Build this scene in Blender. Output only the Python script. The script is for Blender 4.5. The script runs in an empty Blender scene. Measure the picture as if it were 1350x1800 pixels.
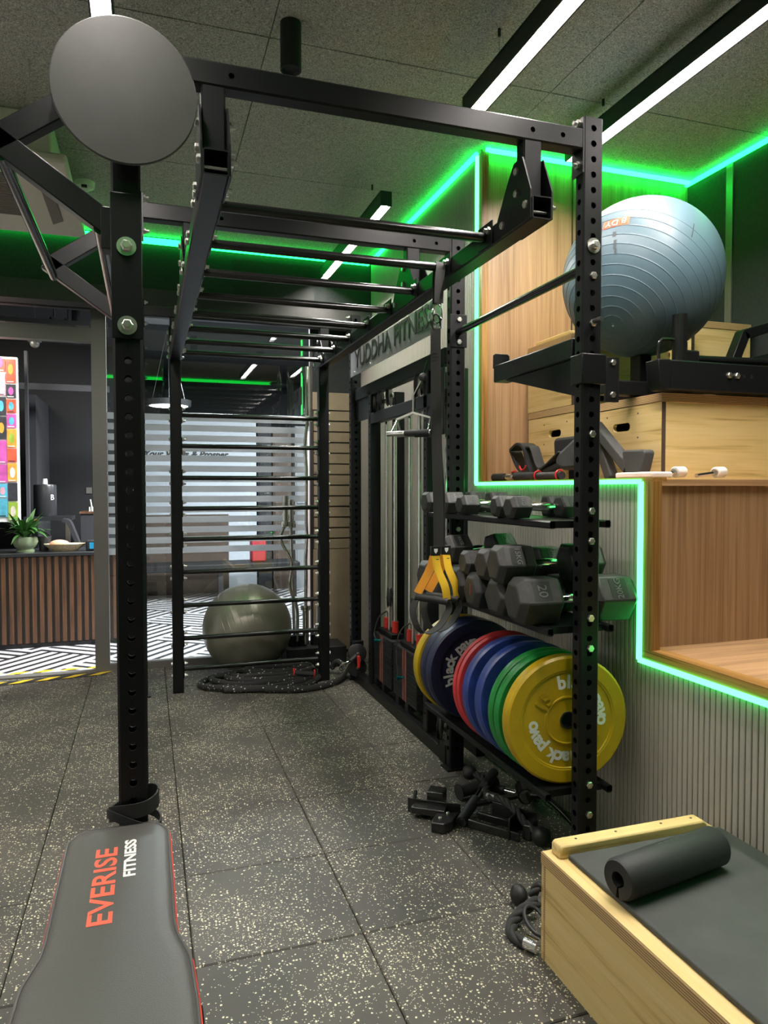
import bpy, bmesh, math, random
from mathutils import Vector, Matrix, Euler
random.seed(7)
PI = math.pi
rad = math.radians
sc = bpy.context.scene
COL = sc.collection

# ------------------------------------------------------------------ camera, world, exposure
cd = bpy.data.cameras.new('camera')
cam = bpy.data.objects.new('camera', cd)
COL.objects.link(cam)
cd.sensor_fit = 'HORIZONTAL'
cd.sensor_width = 36.0
cd.lens = 36.0 * 1258.28 / 1350.0
cd.clip_start = 0.02
cam.location = (-0.6129, -2.0498, 1.3548)
cam.rotation_euler = (rad(88.1134), rad(0.0596), rad(-18.3437))
sc.camera = cam
sc.view_settings.view_transform = 'Standard'
sc.view_settings.look = 'None'
sc.view_settings.gamma = 1.0
sc.view_settings.use_curve_mapping = False
sc.view_settings.exposure = 0.45
w = bpy.data.worlds.new('world')
sc.world = w
w.use_nodes = True
w.node_tree.nodes['Background'].inputs[0].default_value = (0.75, 0.78, 0.80, 1)
w.node_tree.nodes['Background'].inputs[1].default_value = 0.02
LAMP_STRENGTH = 118.0
HALL_POWER = 150.0
LED_STRENGTH = 5.0

# ------------------------------------------------------------------ materials
MATS = {}
def new_mat(name):
    m = bpy.data.materials.new(name)
    m.use_nodes = True
    MATS[name] = m
    nt = m.node_tree
    return m, nt, nt.nodes['Principled BSDF']
def mat(name, col, rough=0.5, metal=0.0, spec=0.5, coat=0.0, noise=0.0, nscale=30.0, bump=0.0, bscale=80.0):
    m, nt, b = new_mat(name)
    b.inputs['Base Color'].default_value = (*col, 1)
    b.inputs['Roughness'].default_value = rough
    b.inputs['Metallic'].default_value = metal
    b.inputs['Specular IOR Level'].default_value = spec
    b.inputs['Coat Weight'].default_value = coat
    if noise or bump:
        tc = nt.nodes.new('ShaderNodeNewGeometry')
    if noise:
        n = nt.nodes.new('ShaderNodeTexNoise'); n.inputs['Scale'].default_value = nscale; n.inputs['Detail'].default_value = 4
        nt.links.new(tc.outputs['Position'], n.inputs['Vector'])
        r = nt.nodes.new('ShaderNodeValToRGB')
        r.color_ramp.elements[0].position = 0.3; r.color_ramp.elements[1].position = 0.7
        r.color_ramp.elements[0].color = (*[c * (1 - noise) for c in col], 1)
        r.color_ramp.elements[1].color = (*[min(1, c * (1 + noise)) for c in col], 1)
        nt.links.new(n.outputs['Fac'], r.inputs['Fac'])
        nt.links.new(r.outputs['Color'], b.inputs['Base Color'])
    if bump:
        n2 = nt.nodes.new('ShaderNodeTexNoise'); n2.inputs['Scale'].default_value = bscale; n2.inputs['Detail'].default_value = 3
        nt.links.new(tc.outputs['Position'], n2.inputs['Vector'])
        bp = nt.nodes.new('ShaderNodeBump'); bp.inputs['Strength'].default_value = bump; bp.inputs['Distance'].default_value = 0.004
        nt.links.new(n2.outputs['Fac'], bp.inputs['Height'])
        nt.links.new(bp.outputs['Normal'], b.inputs['Normal'])
    return m
def emit(name, col, strength):
    m = bpy.data.materials.new(name); m.use_nodes = True; MATS[name] = m
    nt = m.node_tree; nt.nodes.clear()
    e = nt.nodes.new('ShaderNodeEmission'); e.inputs[0].default_value = (*col, 1); e.inputs[1].default_value = strength
    o = nt.nodes.new('ShaderNodeOutputMaterial'); nt.links.new(e.outputs[0], o.inputs[0])
    return m
def wood(name, cols, grain='z', fine=26.0, stretch=0.06, rough=0.45, pos=(0.25, 0.5, 0.75), bump=0.05, world=True):
    m, nt, b = new_mat(name)
    b.inputs['Roughness'].default_value = rough
    g = nt.nodes.new('ShaderNodeNewGeometry')
    mp = nt.nodes.new('ShaderNodeMapping')
    s = [fine, fine, fine]; s['xyz'.index(grain)] = fine * stretch
    mp.inputs['Scale'].default_value = s
    nt.links.new(g.outputs['Position'], mp.inputs['Vector'])
    n = nt.nodes.new('ShaderNodeTexNoise'); n.inputs['Scale'].default_value = 1.0; n.inputs['Detail'].default_value = 6; n.inputs['Distortion'].default_value = 0.6
    nt.links.new(mp.outputs[0], n.inputs['Vector'])
    mp2 = nt.nodes.new('ShaderNodeMapping')
    s2 = [fine * 5, fine * 5, fine * 5]; s2['xyz'.index(grain)] = fine * stretch * 1.5
    mp2.inputs['Scale'].default_value = s2
    nt.links.new(g.outputs['Position'], mp2.inputs['Vector'])
    n2 = nt.nodes.new('ShaderNodeTexNoise'); n2.inputs['Scale'].default_value = 1.0; n2.inputs['Detail'].default_value = 3
    nt.links.new(mp2.outputs[0], n2.inputs['Vector'])
    mx = nt.nodes.new('ShaderNodeMath'); mx.operation = 'MULTIPLY_ADD'; mx.inputs[1].default_value = 0.35
    nt.links.new(n2.outputs['Fac'], mx.inputs[0])
    ml = nt.nodes.new('ShaderNodeMath'); ml.operation = 'MULTIPLY'; ml.inputs[1].default_value = 0.65
    nt.links.new(n.outputs['Fac'], ml.inputs[0]); nt.links.new(ml.outputs[0], mx.inputs[2])
    r = nt.nodes.new('ShaderNodeValToRGB')
    while len(r.color_ramp.elements) < len(cols): r.color_ramp.elements.new(0.5)
    for i, c in enumerate(cols):
        r.color_ramp.elements[i].position = pos[i]; r.color_ramp.elements[i].color = (*c, 1)
    nt.links.new(mx.outputs[0], r.inputs['Fac'])
    nt.links.new(r.outputs['Color'], b.inputs['Base Color'])
    bp = nt.nodes.new('ShaderNodeBump'); bp.inputs['Strength'].default_value = bump; bp.inputs['Distance'].default_value = 0.002
    nt.links.new(mx.outputs[0], bp.inputs['Height']); nt.links.new(bp.outputs[0], b.inputs['Normal'])
    return m
def bands(name, c1, c2, axis='z', pitch=0.006, duty=0.5, rough=0.6):
    m, nt, b = new_mat(name)
    b.inputs['Roughness'].default_value = rough
    g = nt.nodes.new('ShaderNodeNewGeometry'); sp = nt.nodes.new('ShaderNodeSeparateXYZ')
    nt.links.new(g.outputs['Position'], sp.inputs[0])
    d = nt.nodes.new('ShaderNodeMath'); d.operation = 'DIVIDE'; d.inputs[1].default_value = pitch
    nt.links.new(sp.outputs['xyz'.index(axis)], d.inputs[0])
    f = nt.nodes.new('ShaderNodeMath'); f.operation = 'FRACT'; nt.links.new(d.outputs[0], f.inputs[0])
    c = nt.nodes.new('ShaderNodeMath'); c.operation = 'GREATER_THAN'; c.inputs[1].default_value = duty; nt.links.new(f.outputs[0], c.inputs[0])
    x = nt.nodes.new('ShaderNodeMix'); x.data_type = 'RGBA'
    x.inputs['A'].default_value = (*c1, 1); x.inputs['B'].default_value = (*c2, 1)
    nt.links.new(c.outputs[0], x.inputs['Factor']); nt.links.new(x.outputs['Result'], b.inputs['Base Color'])
    return m

mat('black_metal', (0.0075, 0.008, 0.0085), 0.38, 0.0, 0.22, bump=0.03, bscale=400)
mat('black_tube', (0.007, 0.007, 0.007), 0.22, 0.0, 0.6)
mat('black_matte', (0.008, 0.008, 0.009), 0.6)
mat('dark_plate', (0.068, 0.067, 0.065), 0.42, 0.2, 0.5, noise=0.12, nscale=5)
mat('chrome', (0.80, 0.80, 0.78), 0.14, 1.0)
mat('zinc', (0.72, 0.71, 0.66), 0.30, 1.0)
mat('steel', (0.45, 0.45, 0.44), 0.28, 1.0)
mat('sign_steel', (0.50, 0.50, 0.51), 0.38, 0.75)
mat('hex_rubber', (0.029, 0.029, 0.028), 0.55, noise=0.25, nscale=40, bump=0.10, bscale=500)
mat('rubber_black', (0.016, 0.016, 0.017), 0.55, bump=0.05, bscale=300)
mat('foam_black', (0.020, 0.021, 0.023), 0.62, bump=0.06, bscale=250)
mat('strap_black', (0.028, 0.028, 0.027), 0.7, bump=0.1, bscale=900)
mat('strap_yellow', (0.88, 0.56, 0.03), 0.6, bump=0.08, bscale=900)
mat('strap_orange', (0.85, 0.36, 0.03), 0.6, bump=0.08, bscale=900)
mat('rope_black', (0.024, 0.024, 0.024), 0.75, bump=0.3, bscale=220)
mat('red_plastic', (0.62, 0.03, 0.025), 0.35)
mat('teal_metal', (0.02, 0.35, 0.42), 0.25, 0.9)
mat('white_paint', (0.82, 0.82, 0.80), 0.5)
mat('white_foam', (0.80, 0.74, 0.70), 0.6)
mat('plate_yellow', (0.46, 0.315, 0.007), 0.38, noise=0.08, nscale=12)
mat('plate_navy', (0.012, 0.018, 0.055), 0.42, noise=0.2, nscale=14)
mat('plate_blue', (0.022, 0.048, 0.22), 0.36, noise=0.25, nscale=14)
mat('plate_red', (0.50, 0.035, 0.04), 0.42, noise=0.1, nscale=14)
mat('plate_green', (0.015, 0.24, 0.045), 0.36, noise=0.15, nscale=14)
mat('print_white', (0.72, 0.78, 0.74), 0.5)
mat('ball_blue', (0.085, 0.145, 0.178), 0.42, noise=0.07, nscale=7)
mat('ball_grey', (0.25, 0.24, 0.19), 0.30, 0.35, 0.5, noise=0.06, nscale=6)
mat('leather', (0.078, 0.076, 0.072), 0.40, bump=0.22, bscale=420)
mat('leather_piping_red', (0.62, 0.05, 0.035), 0.45)
mat('print_red', (0.75, 0.12, 0.07), 0.5)
mat('mat_grey', (0.055, 0.058, 0.057), 0.72, noise=0.12, nscale=9, bump=0.08, bscale=350)
mat('wall_dark', (0.020, 0.024, 0.024), 0.85, noise=0.2, nscale=60, bump=0.15, bscale=300)
mat('wall_dim', (0.026, 0.027, 0.031), 0.8)
mat('wall_light', (0.62, 0.61, 0.59), 0.8)
mat('wall_mid', (0.11, 0.11, 0.105), 0.8)
mat('frame_grey', (0.20, 0.195, 0.18), 0.42, 0.5)
mat('frame_bronze', (0.035, 0.032, 0.032), 0.5, noise=0.1)
mat('flute', (0.36, 0.345, 0.295), 0.5)
mat('flute_gap', (0.055, 0.045, 0.035), 0.7)
mat('ac_white', (0.62, 0.58, 0.50), 0.5)
mat('ac_line', (0.18, 0.16, 0.14), 0.6)
mat('pot_green', (0.22, 0.28, 0.16), 0.18, 0, 0.6, coat=0.5)
mat('leaf_green', (0.035, 0.12, 0.02), 0.4)
mat('leaf_red', (0.7, 0.08, 0.05), 0.4)
mat('stone_top', (0.025, 0.026, 0.028), 0.3)
mat('counter_back', (0.030, 0.026, 0.023), 0.6)
mat('tape_yellow', (0.80, 0.58, 0.03), 0.45)
mat('tape_black', (0.02, 0.02, 0.02), 0.45)
mat('hall_white', (0.50, 0.545, 0.60), 0.6)
mat('office_trim', (0.05, 0.05, 0.055), 0.6)
mat('hall_grey', (0.22, 0.23, 0.24), 0.7)
mat('hall_brown', (0.075, 0.05, 0.036), 0.6, noise=0.2, nscale=8)
mat('hall_pink', (0.38, 0.30, 0.28), 0.6)
mat('hall_red', (0.4, 0.03, 0.04), 0.6)
mat('beige_panel', (0.30, 0.235, 0.16), 0.38, noise=0.12, nscale=6)
mat('bread', (0.75, 0.42, 0.25), 0.6)
mat('wicker', (0.45, 0.36, 0.22), 0.7, noise=0.4, nscale=90)
mat('blue_screen', (0.02, 0.25, 0.45), 0.3)
mat('hook_paint', (0.015, 0.015, 0.015), 0.22, 0, 0.7)
mat('label_black', (0.01, 0.01, 0.01), 0.5)
mat('led_lens', (0.8, 0.9, 0.8), 0.3)
for i, c in enumerate([(0.80, 0.35, 0.05), (0.10, 0.45, 0.60), (0.75, 0.10, 0.05), (0.75, 0.60, 0.05), (0.70, 0.62, 0.52), (0.60, 0.10, 0.40), (0.30, 0.45, 0.05), (0.04, 0.04, 0.05), (0.75, 0.40, 0.50), (0.85, 0.85, 0.82)]):
    mat('print_%d' % i, c, 0.4, noise=0.25, nscale=18)
emit('lamp_white', (1.0, 0.925, 0.87), LAMP_STRENGTH)
emit('lamp_hall', (0.92, 0.97, 1.0), 20.0)
emit('led_green', (0.009, 1.0, 0.085), LED_STRENGTH * 1.8)
emit('led_panel', (0.007, 1.0, 0.07), LED_STRENGTH * 4.5)
emit('led_dim', (0.009, 1.0, 0.07), 2.2)
emit('led_mint', (0.065, 1.0, 0.17), LED_STRENGTH)
wood('oak_v', [(0.20, 0.105, 0.045), (0.36, 0.215, 0.11), (0.47, 0.30, 0.165)], 'z', 36, 0.035, 0.42, (0.28, 0.5, 0.72))
wood('oak_x', [(0.24, 0.13, 0.06), (0.44, 0.26, 0.13), (0.56, 0.35, 0.19)], 'x', 22, 0.07, 0.42, (0.32, 0.5, 0.66))
wood('oak_edge_v', [(0.10, 0.04, 0.008), (0.30, 0.15, 0.035), (0.42, 0.24, 0.07)], 'z', 34, 0.05, 0.4, (0.34, 0.5, 0.64))
wood('oak_edge_y', [(0.12, 0.05, 0.010), (0.34, 0.17, 0.04), (0.46, 0.26, 0.08)], 'y', 34, 0.05, 0.4, (0.34, 0.5, 0.64))
wood('pine_y', [(0.40, 0.24, 0.07), (0.70, 0.51, 0.21), (0.76, 0.58, 0.28)], 'y', 24, 0.08, 0.5, (0.30, 0.46, 0.66))
wood('pine_x', [(0.40, 0.24, 0.07), (0.70, 0.51, 0.21), (0.76, 0.58, 0.28)], 'x', 24, 0.08, 0.5, (0.30, 0.46, 0.66))
wood('walnut', [(0.045, 0.018, 0.008), (0.115, 0.052, 0.024), (0.18, 0.088, 0.042)], 'z', 30, 0.06, 0.45, (0.3, 0.5, 0.7))
bands('ply_edge', (0.60, 0.42, 0.20), (0.24, 0.12, 0.05), 'z', 0.0065, 0.62)
bands('stack_label', (0.16, 0.13, 0.11), (0.30, 0.03, 0.02), 'z', 0.0116, 0.45)
mat('letter_grey', (0.11, 0.11, 0.105), 0.5)
mat('badge_dark', (0.008, 0.011, 0.009), 0.5)
mat('reflection_gap', (0.05, 0.035, 0.022), 0.6)  # dark bands of the stripe reflection on the beige panel

def rubber_floor():
    m, nt, b = new_mat('rubber_floor')
    b.inputs['Roughness'].default_value = 0.62
    L = nt.links.new; N = nt.nodes.new
    g = N('ShaderNodeNewGeometry')
    big = N('ShaderNodeTexNoise'); big.inputs['Scale'].default_value = 2.2; big.inputs['Detail'].default_value = 5; L(g.outputs['Position'], big.inputs['Vector'])
    r0 = N('ShaderNodeValToRGB'); r0.color_ramp.elements[0].position = 0.32; r0.color_ramp.elements[1].position = 0.7
    r0.color_ramp.elements[0].color = (0.050, 0.047, 0.041, 1); r0.color_ramp.elements[1].color = (0.090, 0.083, 0.070, 1)
    L(big.outputs['Fac'], r0.inputs['Fac'])
    dens = N('ShaderNodeTexNoise'); dens.inputs['Scale'].default_value = 3.2; dens.inputs['Detail'].default_value = 3; L(g.outputs['Position'], dens.inputs['Vector'])
    dm = N('ShaderNodeMapRange'); dm.inputs['From Min'].default_value = 0.35; dm.inputs['From Max'].default_value = 0.68
    dm.inputs['To Min'].default_value = 0.95; dm.inputs['To Max'].default_value = 0.74; L(dens.outputs['Fac'], dm.inputs['Value'])
    prev = r0.outputs['Color']
    warp = N('ShaderNodeTexNoise'); warp.inputs['Scale'].default_value = 140; L(g.outputs['Position'], warp.inputs['Vector'])
    wa = N('ShaderNodeVectorMath'); wa.operation = 'MULTIPLY_ADD'; wa.inputs[1].default_value = (0.006, 0.006, 0.006)
    L(warp.outputs['Color'], wa.inputs[0]); L(g.outputs['Position'], wa.inputs[2])
    for scale, thr, bri, off in ((98, 0.30, (0.74, 0.68, 0.50), 0.0), (210, 0.33, (0.60, 0.55, 0.40), 0.03)):
        v = N('ShaderNodeTexVoronoi'); v.voronoi_dimensions = '2D'; v.inputs['Scale'].default_value = scale; L(wa.outputs[0], v.inputs['Vector'])
        lt = N('ShaderNodeMath'); lt.operation = 'LESS_THAN'; lt.inputs[1].default_value = thr; L(v.outputs['Distance'], lt.inputs[0])
        sp = N('ShaderNodeSeparateColor'); L(v.outputs['Color'], sp.inputs[0])
        ad = N('ShaderNodeMath'); ad.operation = 'SUBTRACT'; ad.inputs[1].default_value = off; L(sp.outputs[0], ad.inputs[0])
        gt = N('ShaderNodeMath'); gt.operation = 'GREATER_THAN'; L(ad.outputs[0], gt.inputs[0]); L(dm.outputs[0], gt.inputs[1])
        mu = N('ShaderNodeMath'); mu.operation = 'MULTIPLY'; L(lt.outputs[0], mu.inputs[0]); L(gt.outputs[0], mu.inputs[1])
        mx = N('ShaderNodeMix'); mx.data_type = 'RGBA'; L(mu.outputs[0], mx.inputs['Factor']); L(prev, mx.inputs['A']); mx.inputs['B'].default_value = (*bri, 1)
        prev = mx.outputs['Result']
    L(prev, b.inputs['Base Color'])
    n = N('ShaderNodeTexNoise'); n.inputs['Scale'].default_value = 350; L(g.outputs['Position'], n.inputs['Vector'])
    bp = N('ShaderNodeBump'); bp.inputs['Strength'].default_value = 0.35; bp.inputs['Distance'].default_value = 0.002; L(n.outputs['Fac'], bp.inputs['Height']); L(bp.outputs[0], b.inputs['Normal'])
rubber_floor()
def wool_ceiling():
    m, nt, b = new_mat('wood_wool')
    b.inputs['Roughness'].default_value = 0.9
    L = nt.links.new; N = nt.nodes.new
    g = N('ShaderNodeNewGeometry')
    n = N('ShaderNodeTexNoise'); n.inputs['Scale'].default_value = 75; n.inputs['Detail'].default_value = 3; n.inputs['Distortion'].default_value = 3.5; L(g.outputs['Position'], n.inputs['Vector'])
    r = N('ShaderNodeValToRGB'); r.color_ramp.elements[0].position = 0.40; r.color_ramp.elements[1].position = 0.62
    r.color_ramp.elements[0].color = (0.21, 0.20, 0.19, 1); r.color_ramp.elements[1].color = (0.66, 0.62, 0.59, 1)
    L(n.outputs['Fac'], r.inputs['Fac']); L(r.outputs['Color'], b.inputs['Base Color'])
    bp = N('ShaderNodeBump'); bp.inputs['Strength'].default_value = 0.5; bp.inputs['Distance'].default_value = 0.004; L(n.outputs['Fac'], bp.inputs['Height']); L(bp.outputs[0], b.inputs['Normal'])
wool_ceiling()
def hatch_floor():
    m, nt, b = new_mat('hatch_floor')
    b.inputs['Roughness'].default_value = 0.35
    L = nt.links.new; N = nt.nodes.new
    g = N('ShaderNodeNewGeometry')
    mp = N('ShaderNodeMapping'); mp.inputs['Rotation'].default_value = (0, 0, rad(38)); L(g.outputs['Position'], mp.inputs['Vector'])
    sp = N('ShaderNodeSeparateXYZ'); L(mp.outputs[0], sp.inputs[0])
    def M(op, a, bb=None):
        k = N('ShaderNodeMath'); k.operation = op
        for i, v in enumerate((a, bb)):
            if v is None: continue
            if isinstance(v, (int, float)): k.inputs[i].default_value = v
            else: L(v, k.inputs[i])
        return k.outputs[0]
    s = 0.66
    fu = M('FLOOR', M('DIVIDE', sp.outputs[0], s)); fv = M('FLOOR', M('DIVIDE', sp.outputs[1], s))
    par = M('MODULO', M('ABSOLUTE', M('ADD', fu, fv)), 2.0)
    su = M('GREATER_THAN', M('FRACT', M('DIVIDE', sp.outputs[0], s / 6)), 0.42)
    sv = M('GREATER_THAN', M('FRACT', M('DIVIDE', sp.outputs[1], s / 6)), 0.42)
    sel = M('ADD', M('MULTIPLY', par, su), M('MULTIPLY', M('SUBTRACT', 1.0, par), sv))
    mx = N('ShaderNodeMix'); mx.data_type = 'RGBA'; L(sel, mx.inputs['Factor'])
    mx.inputs['A'].default_value = (0.02, 0.02, 0.022, 1); mx.inputs['B'].default_value = (0.50, 0.49, 0.50, 1)
    L(mx.outputs['Result'], b.inputs['Base Color'])
hatch_floor()
def glass_mat(name, refl, tint):
    m = bpy.data.materials.new(name); m.use_nodes = True; MATS[name] = m
    nt = m.node_tree; nt.nodes.clear(); N = nt.nodes.new; L = nt.links.new
    t = N('ShaderNodeBsdfTransparent'); t.inputs[0].default_value = (*tint, 1)
    gl = N('ShaderNodeBsdfGlossy'); gl.inputs['Roughness'].default_value = 0.0; gl.inputs[0].default_value = (1, 1, 1, 1)
    fr = N('ShaderNodeFresnel'); fr.inputs[0].default_value = 1.5
    ad = N('ShaderNodeMath'); ad.operation = 'ADD'; ad.inputs[1].default_value = refl; L(fr.outputs[0], ad.inputs[0])
    x = N('ShaderNodeMixShader'); L(ad.outputs[0], x.inputs[0]); L(t.outputs[0], x.inputs[1]); L(gl.outputs[0], x.inputs[2])
    o = N('ShaderNodeOutputMaterial'); L(x.outputs[0], o.inputs[0])
glass_mat('glass', 0.06, (0.90, 0.93, 0.93))
def frosted():
    m = bpy.data.materials.new('frosted'); m.use_nodes = True; MATS['frosted'] = m
    nt = m.node_tree; nt.nodes.clear(); N = nt.nodes.new; L = nt.links.new
    t = N('ShaderNodeBsdfTranslucent'); t.inputs[0].default_value = (0.95, 0.97, 1.0, 1)
    d = N('ShaderNodeBsdfDiffuse'); d.inputs[0].default_value = (0.85, 0.88, 0.92, 1)
    x = N('ShaderNodeMixShader'); x.inputs[0].default_value = 0.3; L(t.outputs[0], x.inputs[1]); L(d.outputs[0], x.inputs[2])
    o = N('ShaderNodeOutputMaterial'); L(x.outputs[0], o.inputs[0])
frosted()
def rope_mat():
    m, nt, b = new_mat('battle_rope')
    b.inputs['Roughness'].default_value = 0.8
    L = nt.links.new; N = nt.nodes.new
    g = N('ShaderNodeNewGeometry')
    v = N('ShaderNodeTexVoronoi'); v.inputs['Scale'].default_value = 42; L(g.outputs['Position'], v.inputs['Vector'])
    lt = N('ShaderNodeMath'); lt.operation = 'LESS_THAN'; lt.inputs[1].default_value = 0.20; L(v.outputs['Distance'], lt.inputs[0])
    mx = N('ShaderNodeMix'); mx.data_type = 'RGBA'; L(lt.outputs[0], mx.inputs['Factor'])
    mx.inputs['A'].default_value = (0.022, 0.022, 0.022, 1); mx.inputs['B'].default_value = (0.55, 0.55, 0.52, 1)
    L(mx.outputs['Result'], b.inputs['Base Color'])
    w2 = N('ShaderNodeTexNoise'); w2.inputs['Scale'].default_value = 260; L(g.outputs['Position'], w2.inputs['Vector'])
    bp = N('ShaderNodeBump'); bp.inputs['Strength'].default_value = 0.5; bp.inputs['Distance'].default_value = 0.003; L(w2.outputs['Fac'], bp.inputs['Height']); L(bp.outputs[0], b.inputs['Normal'])
rope_mat()

# ------------------------------------------------------------------ mesh helpers
WLOC = {}
def wloc(o):
    return WLOC.get(o.name, Vector((0, 0, 0))) if o else Vector((0, 0, 0))
def tag(o, label=None, cat=None, group=None, kind=None):
    if label: o['label'] = label
    if cat: o['category'] = cat
    if group: o['group'] = group
    if kind: o['kind'] = kind
    return o
def thing(name, label, cat, loc=(0, 0, 0), group=None, kind=None, rot=None):
    o = bpy.data.objects.new(name, None); COL.objects.link(o)
    o.empty_display_size = 0.1
    o.location = loc
    if rot: o.rotation_euler = rot
    WLOC[o.name] = Vector(loc)
    return tag(o, label, cat, group, kind)

class B:
    def __init__(s): s.bm = bmesh.new()
    def poly(s, vs): 
        return s.bm.faces.new([s.bm.verts.new(v) for v in vs])
    def box(s, x0, y0, z0, x1, y1, z1, M=None):
        c = [Vector((x, y, z)) for z in (z0, z1) for y in (y0, y1) for x in (x0, x1)]
        if M: c = [M @ v for v in c]
        v = [s.bm.verts.new(p) for p in c]
        for f in ((0, 2, 3, 1), (4, 5, 7, 6), (0, 1, 5, 4), (2, 6, 7, 3), (0, 4, 6, 2), (1, 3, 7, 5)):
            s.bm.faces.new([v[i] for i in f])
        return s
    def bar(s, p0, p1, wd, ht, up=(0, 0, 1)):
        p0 = Vector(p0); p1 = Vector(p1); d = p1 - p0; L = d.length; d.normalize()
        up = Vector(up); x = d.cross(up)
        if x.length < 1e-5: x = d.cross(Vector((1, 0, 0)))
        x.normalize(); y = x.cross(d)
        M = Matrix((x, y, d)).transposed().to_4x4(); M.translation = p0
        return s.box(-wd / 2, -ht / 2, 0, wd / 2, ht / 2, L, M)
    def loft(s, rings, cap=True, closed=False):
        rv = [[s.bm.verts.new(p) for p in r] for r in rings]
        n = len(rv[0]); m = len(rv)
        for i in range(m if closed else m - 1):
            a = rv[i]; b = rv[(i + 1) % m]
            for j in range(n):
                k = (j + 1) % n
                s.bm.faces.new((a[j], a[k], b[k], b[j]))
        if cap and not closed:
            s.bm.faces.new(list(reversed(rv[0]))); s.bm.faces.new(rv[-1])
        return s
    def cyl(s, p0, p1, r0, r1=None, seg=14, cap=True):
        r1 = r0 if r1 is None else r1
        p0 = Vector(p0); p1 = Vector(p1); d = (p1 - p0).normalized()
        x = d.orthogonal().normalized(); y = d.cross(x)
        rings = []
        for p, r in ((p0, r0), (p1, r1)):
            rings.append([p + (x * math.cos(2 * PI * i / seg) + y * math.sin(2 * PI * i / seg)) * r for i in range(seg)])
        return s.loft(rings, cap)
    def tube(s, pts, r, seg=10, closed=False, sy=1.0):
        pts = [Vector(p) for p in pts]; n = len(pts)
        T = []
        for i in range(n):
            if closed: t = pts[(i + 1) % n] - pts[i - 1]
            else: t = pts[min(i + 1, n - 1)] - pts[max(i - 1, 0)]
            T.append(t.normalized())
        x = T[0].orthogonal().normalized()
        rings = []
        for i in range(n):
            x = (x - T[i] * x.dot(T[i]))
            x = x.normalized() if x.length > 1e-6 else T[i].orthogonal().normalized()
            y = T[i].cross(x)
            rr = r[i] if isinstance(r, (list, tuple)) else r
            rings.append([pts[i] + (x * math.cos(2 * PI * j / seg) + y * sy * math.sin(2 * PI * j / seg)) * rr for j in range(seg)])
        return s.loft(rings, True, closed)
    def ribbon(s, pts, wd, th, side):
        # flat strap along pts, width along side vectors (one vector or list)
        pts = [Vector(p) for p in pts]; n = len(pts); rings = []
        for i in range(n):
            t = (pts[min(i + 1, n - 1)] - pts[max(i - 1, 0)]).normalized()
            sd = Vector(side[i] if isinstance(side, list) else side)
            sd = (sd - t * sd.dot(t)).normalized(); nn = t.cross(sd)
            rings.append([pts[i] + sd * wd / 2 + nn * th / 2, pts[i] - sd * wd / 2 + nn * th / 2, pts[i] - sd * wd / 2 - nn * th / 2, pts[i] + sd * wd / 2 - nn * th / 2])
        return s.loft(rings)
    def lathe(s, prof, seg=32, M=None, closed=False):
        M = M or Matrix()
        rings = [[M @ Vector((r * math.cos(2 * PI * j / seg), r * math.sin(2 * PI * j / seg), z)) for j in range(seg)] for r, z in prof]
        return s.loft(rings, not closed, closed)
    def prism(s, poly, axis, a0, a1):
        # poly of 2D points in the plane normal to axis: x->(y,z) y->(x,z) z->(x,y)
        def P(p, a):
            return {'x': (a, p[0], p[1]), 'y': (p[0], a, p[1]), 'z': (p[0], p[1], a)}[axis]
        return s.loft([[P(p, a0) for p in poly], [P(p, a1) for p in poly]])
    def holed_face(s, P, u0, u1, z0, z1, holes, r, uc=None, depth=0.003, seg=16):
        # P(u, z, d) -> point ; d = inward depth
        uc = (u0 + u1) / 2 if uc is None else uc
        hh = r * 1.35
        cur = z0
        def quad(za, zb):
            if zb - za > 1e-5: s.poly([P(u0, za, 0), P(u1, za, 0), P(u1, zb, 0), P(u0, zb, 0)])
        for h in sorted(holes):
            if h - hh < cur - 1e-6 or h + hh > z1: continue
            quad(cur, h - hh)
            outer = []; inner = []; deep = []
            for i in range(seg):
                a = 2 * PI * i / seg; ca, sa = math.cos(a), math.sin(a)
                k = 1 / max(abs(ca), abs(sa)) * hh
                inner.append(s.bm.verts.new(P(uc + r * ca, h + r * sa, 0)))
                deep.append(s.bm.verts.new(P(uc + r * ca, h + r * sa, depth)))
                outer.append(s.bm.verts.new(P(uc + k * ca, h + k * sa, 0)))
            for i in range(seg):
                k = (i + 1) % seg
                s.bm.faces.new((outer[i], outer[k], inner[k], inner[i]))
                s.bm.faces.new((inner[i], inner[k], deep[k], deep[i]))
            # sides left and right of the square cell
            s.poly([P(u0, h - hh, 0), P(uc - hh, h - hh, 0), P(uc - hh, h + hh, 0), P(u0, h + hh, 0)])
            s.poly([P(uc + hh, h - hh, 0), P(u1, h - hh, 0), P(u1, h + hh, 0), P(uc + hh, h + hh, 0)])
            cur = h + hh
        quad(cur, z1)
    def htube(s, wd, dp, L, M, front=(), left=(), right=(), back=(), r=0.0105, c=0.006):
        # tube along local z, width wd on local x, depth dp on local y, real holes
        def mk(f): return lambda u, z, d: M @ Vector(f(u, z, d))
        hw, hd = wd / 2, dp / 2
        s.holed_face(mk(lambda u, z, d: (u, -hd + d, z)), -hw + c, hw - c, 0, L, front, r)
        s.holed_face(mk(lambda u, z, d: (-u, hd - d, z)), -hw + c, hw - c, 0, L, back, r)
        s.holed_face(mk(lambda u, z, d: (-hw + d, -u, z)), -hd + c, hd - c, 0, L, left, r)
        s.holed_face(mk(lambda u, z, d: (hw - d, u, z)), -hd + c, hd - c, 0, L, right, r)
        for sx, sy in ((1, 1), (1, -1), (-1, -1), (-1, 1)):
            a = Vector((sx * (hw - c), sy * hd, 0)); b = Vector((sx * hw, sy * (hd - c), 0)); zz = Vector((0, 0, L))
            s.poly([M @ a, M @ b, M @ (b + zz), M @ (a + zz)])
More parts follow.
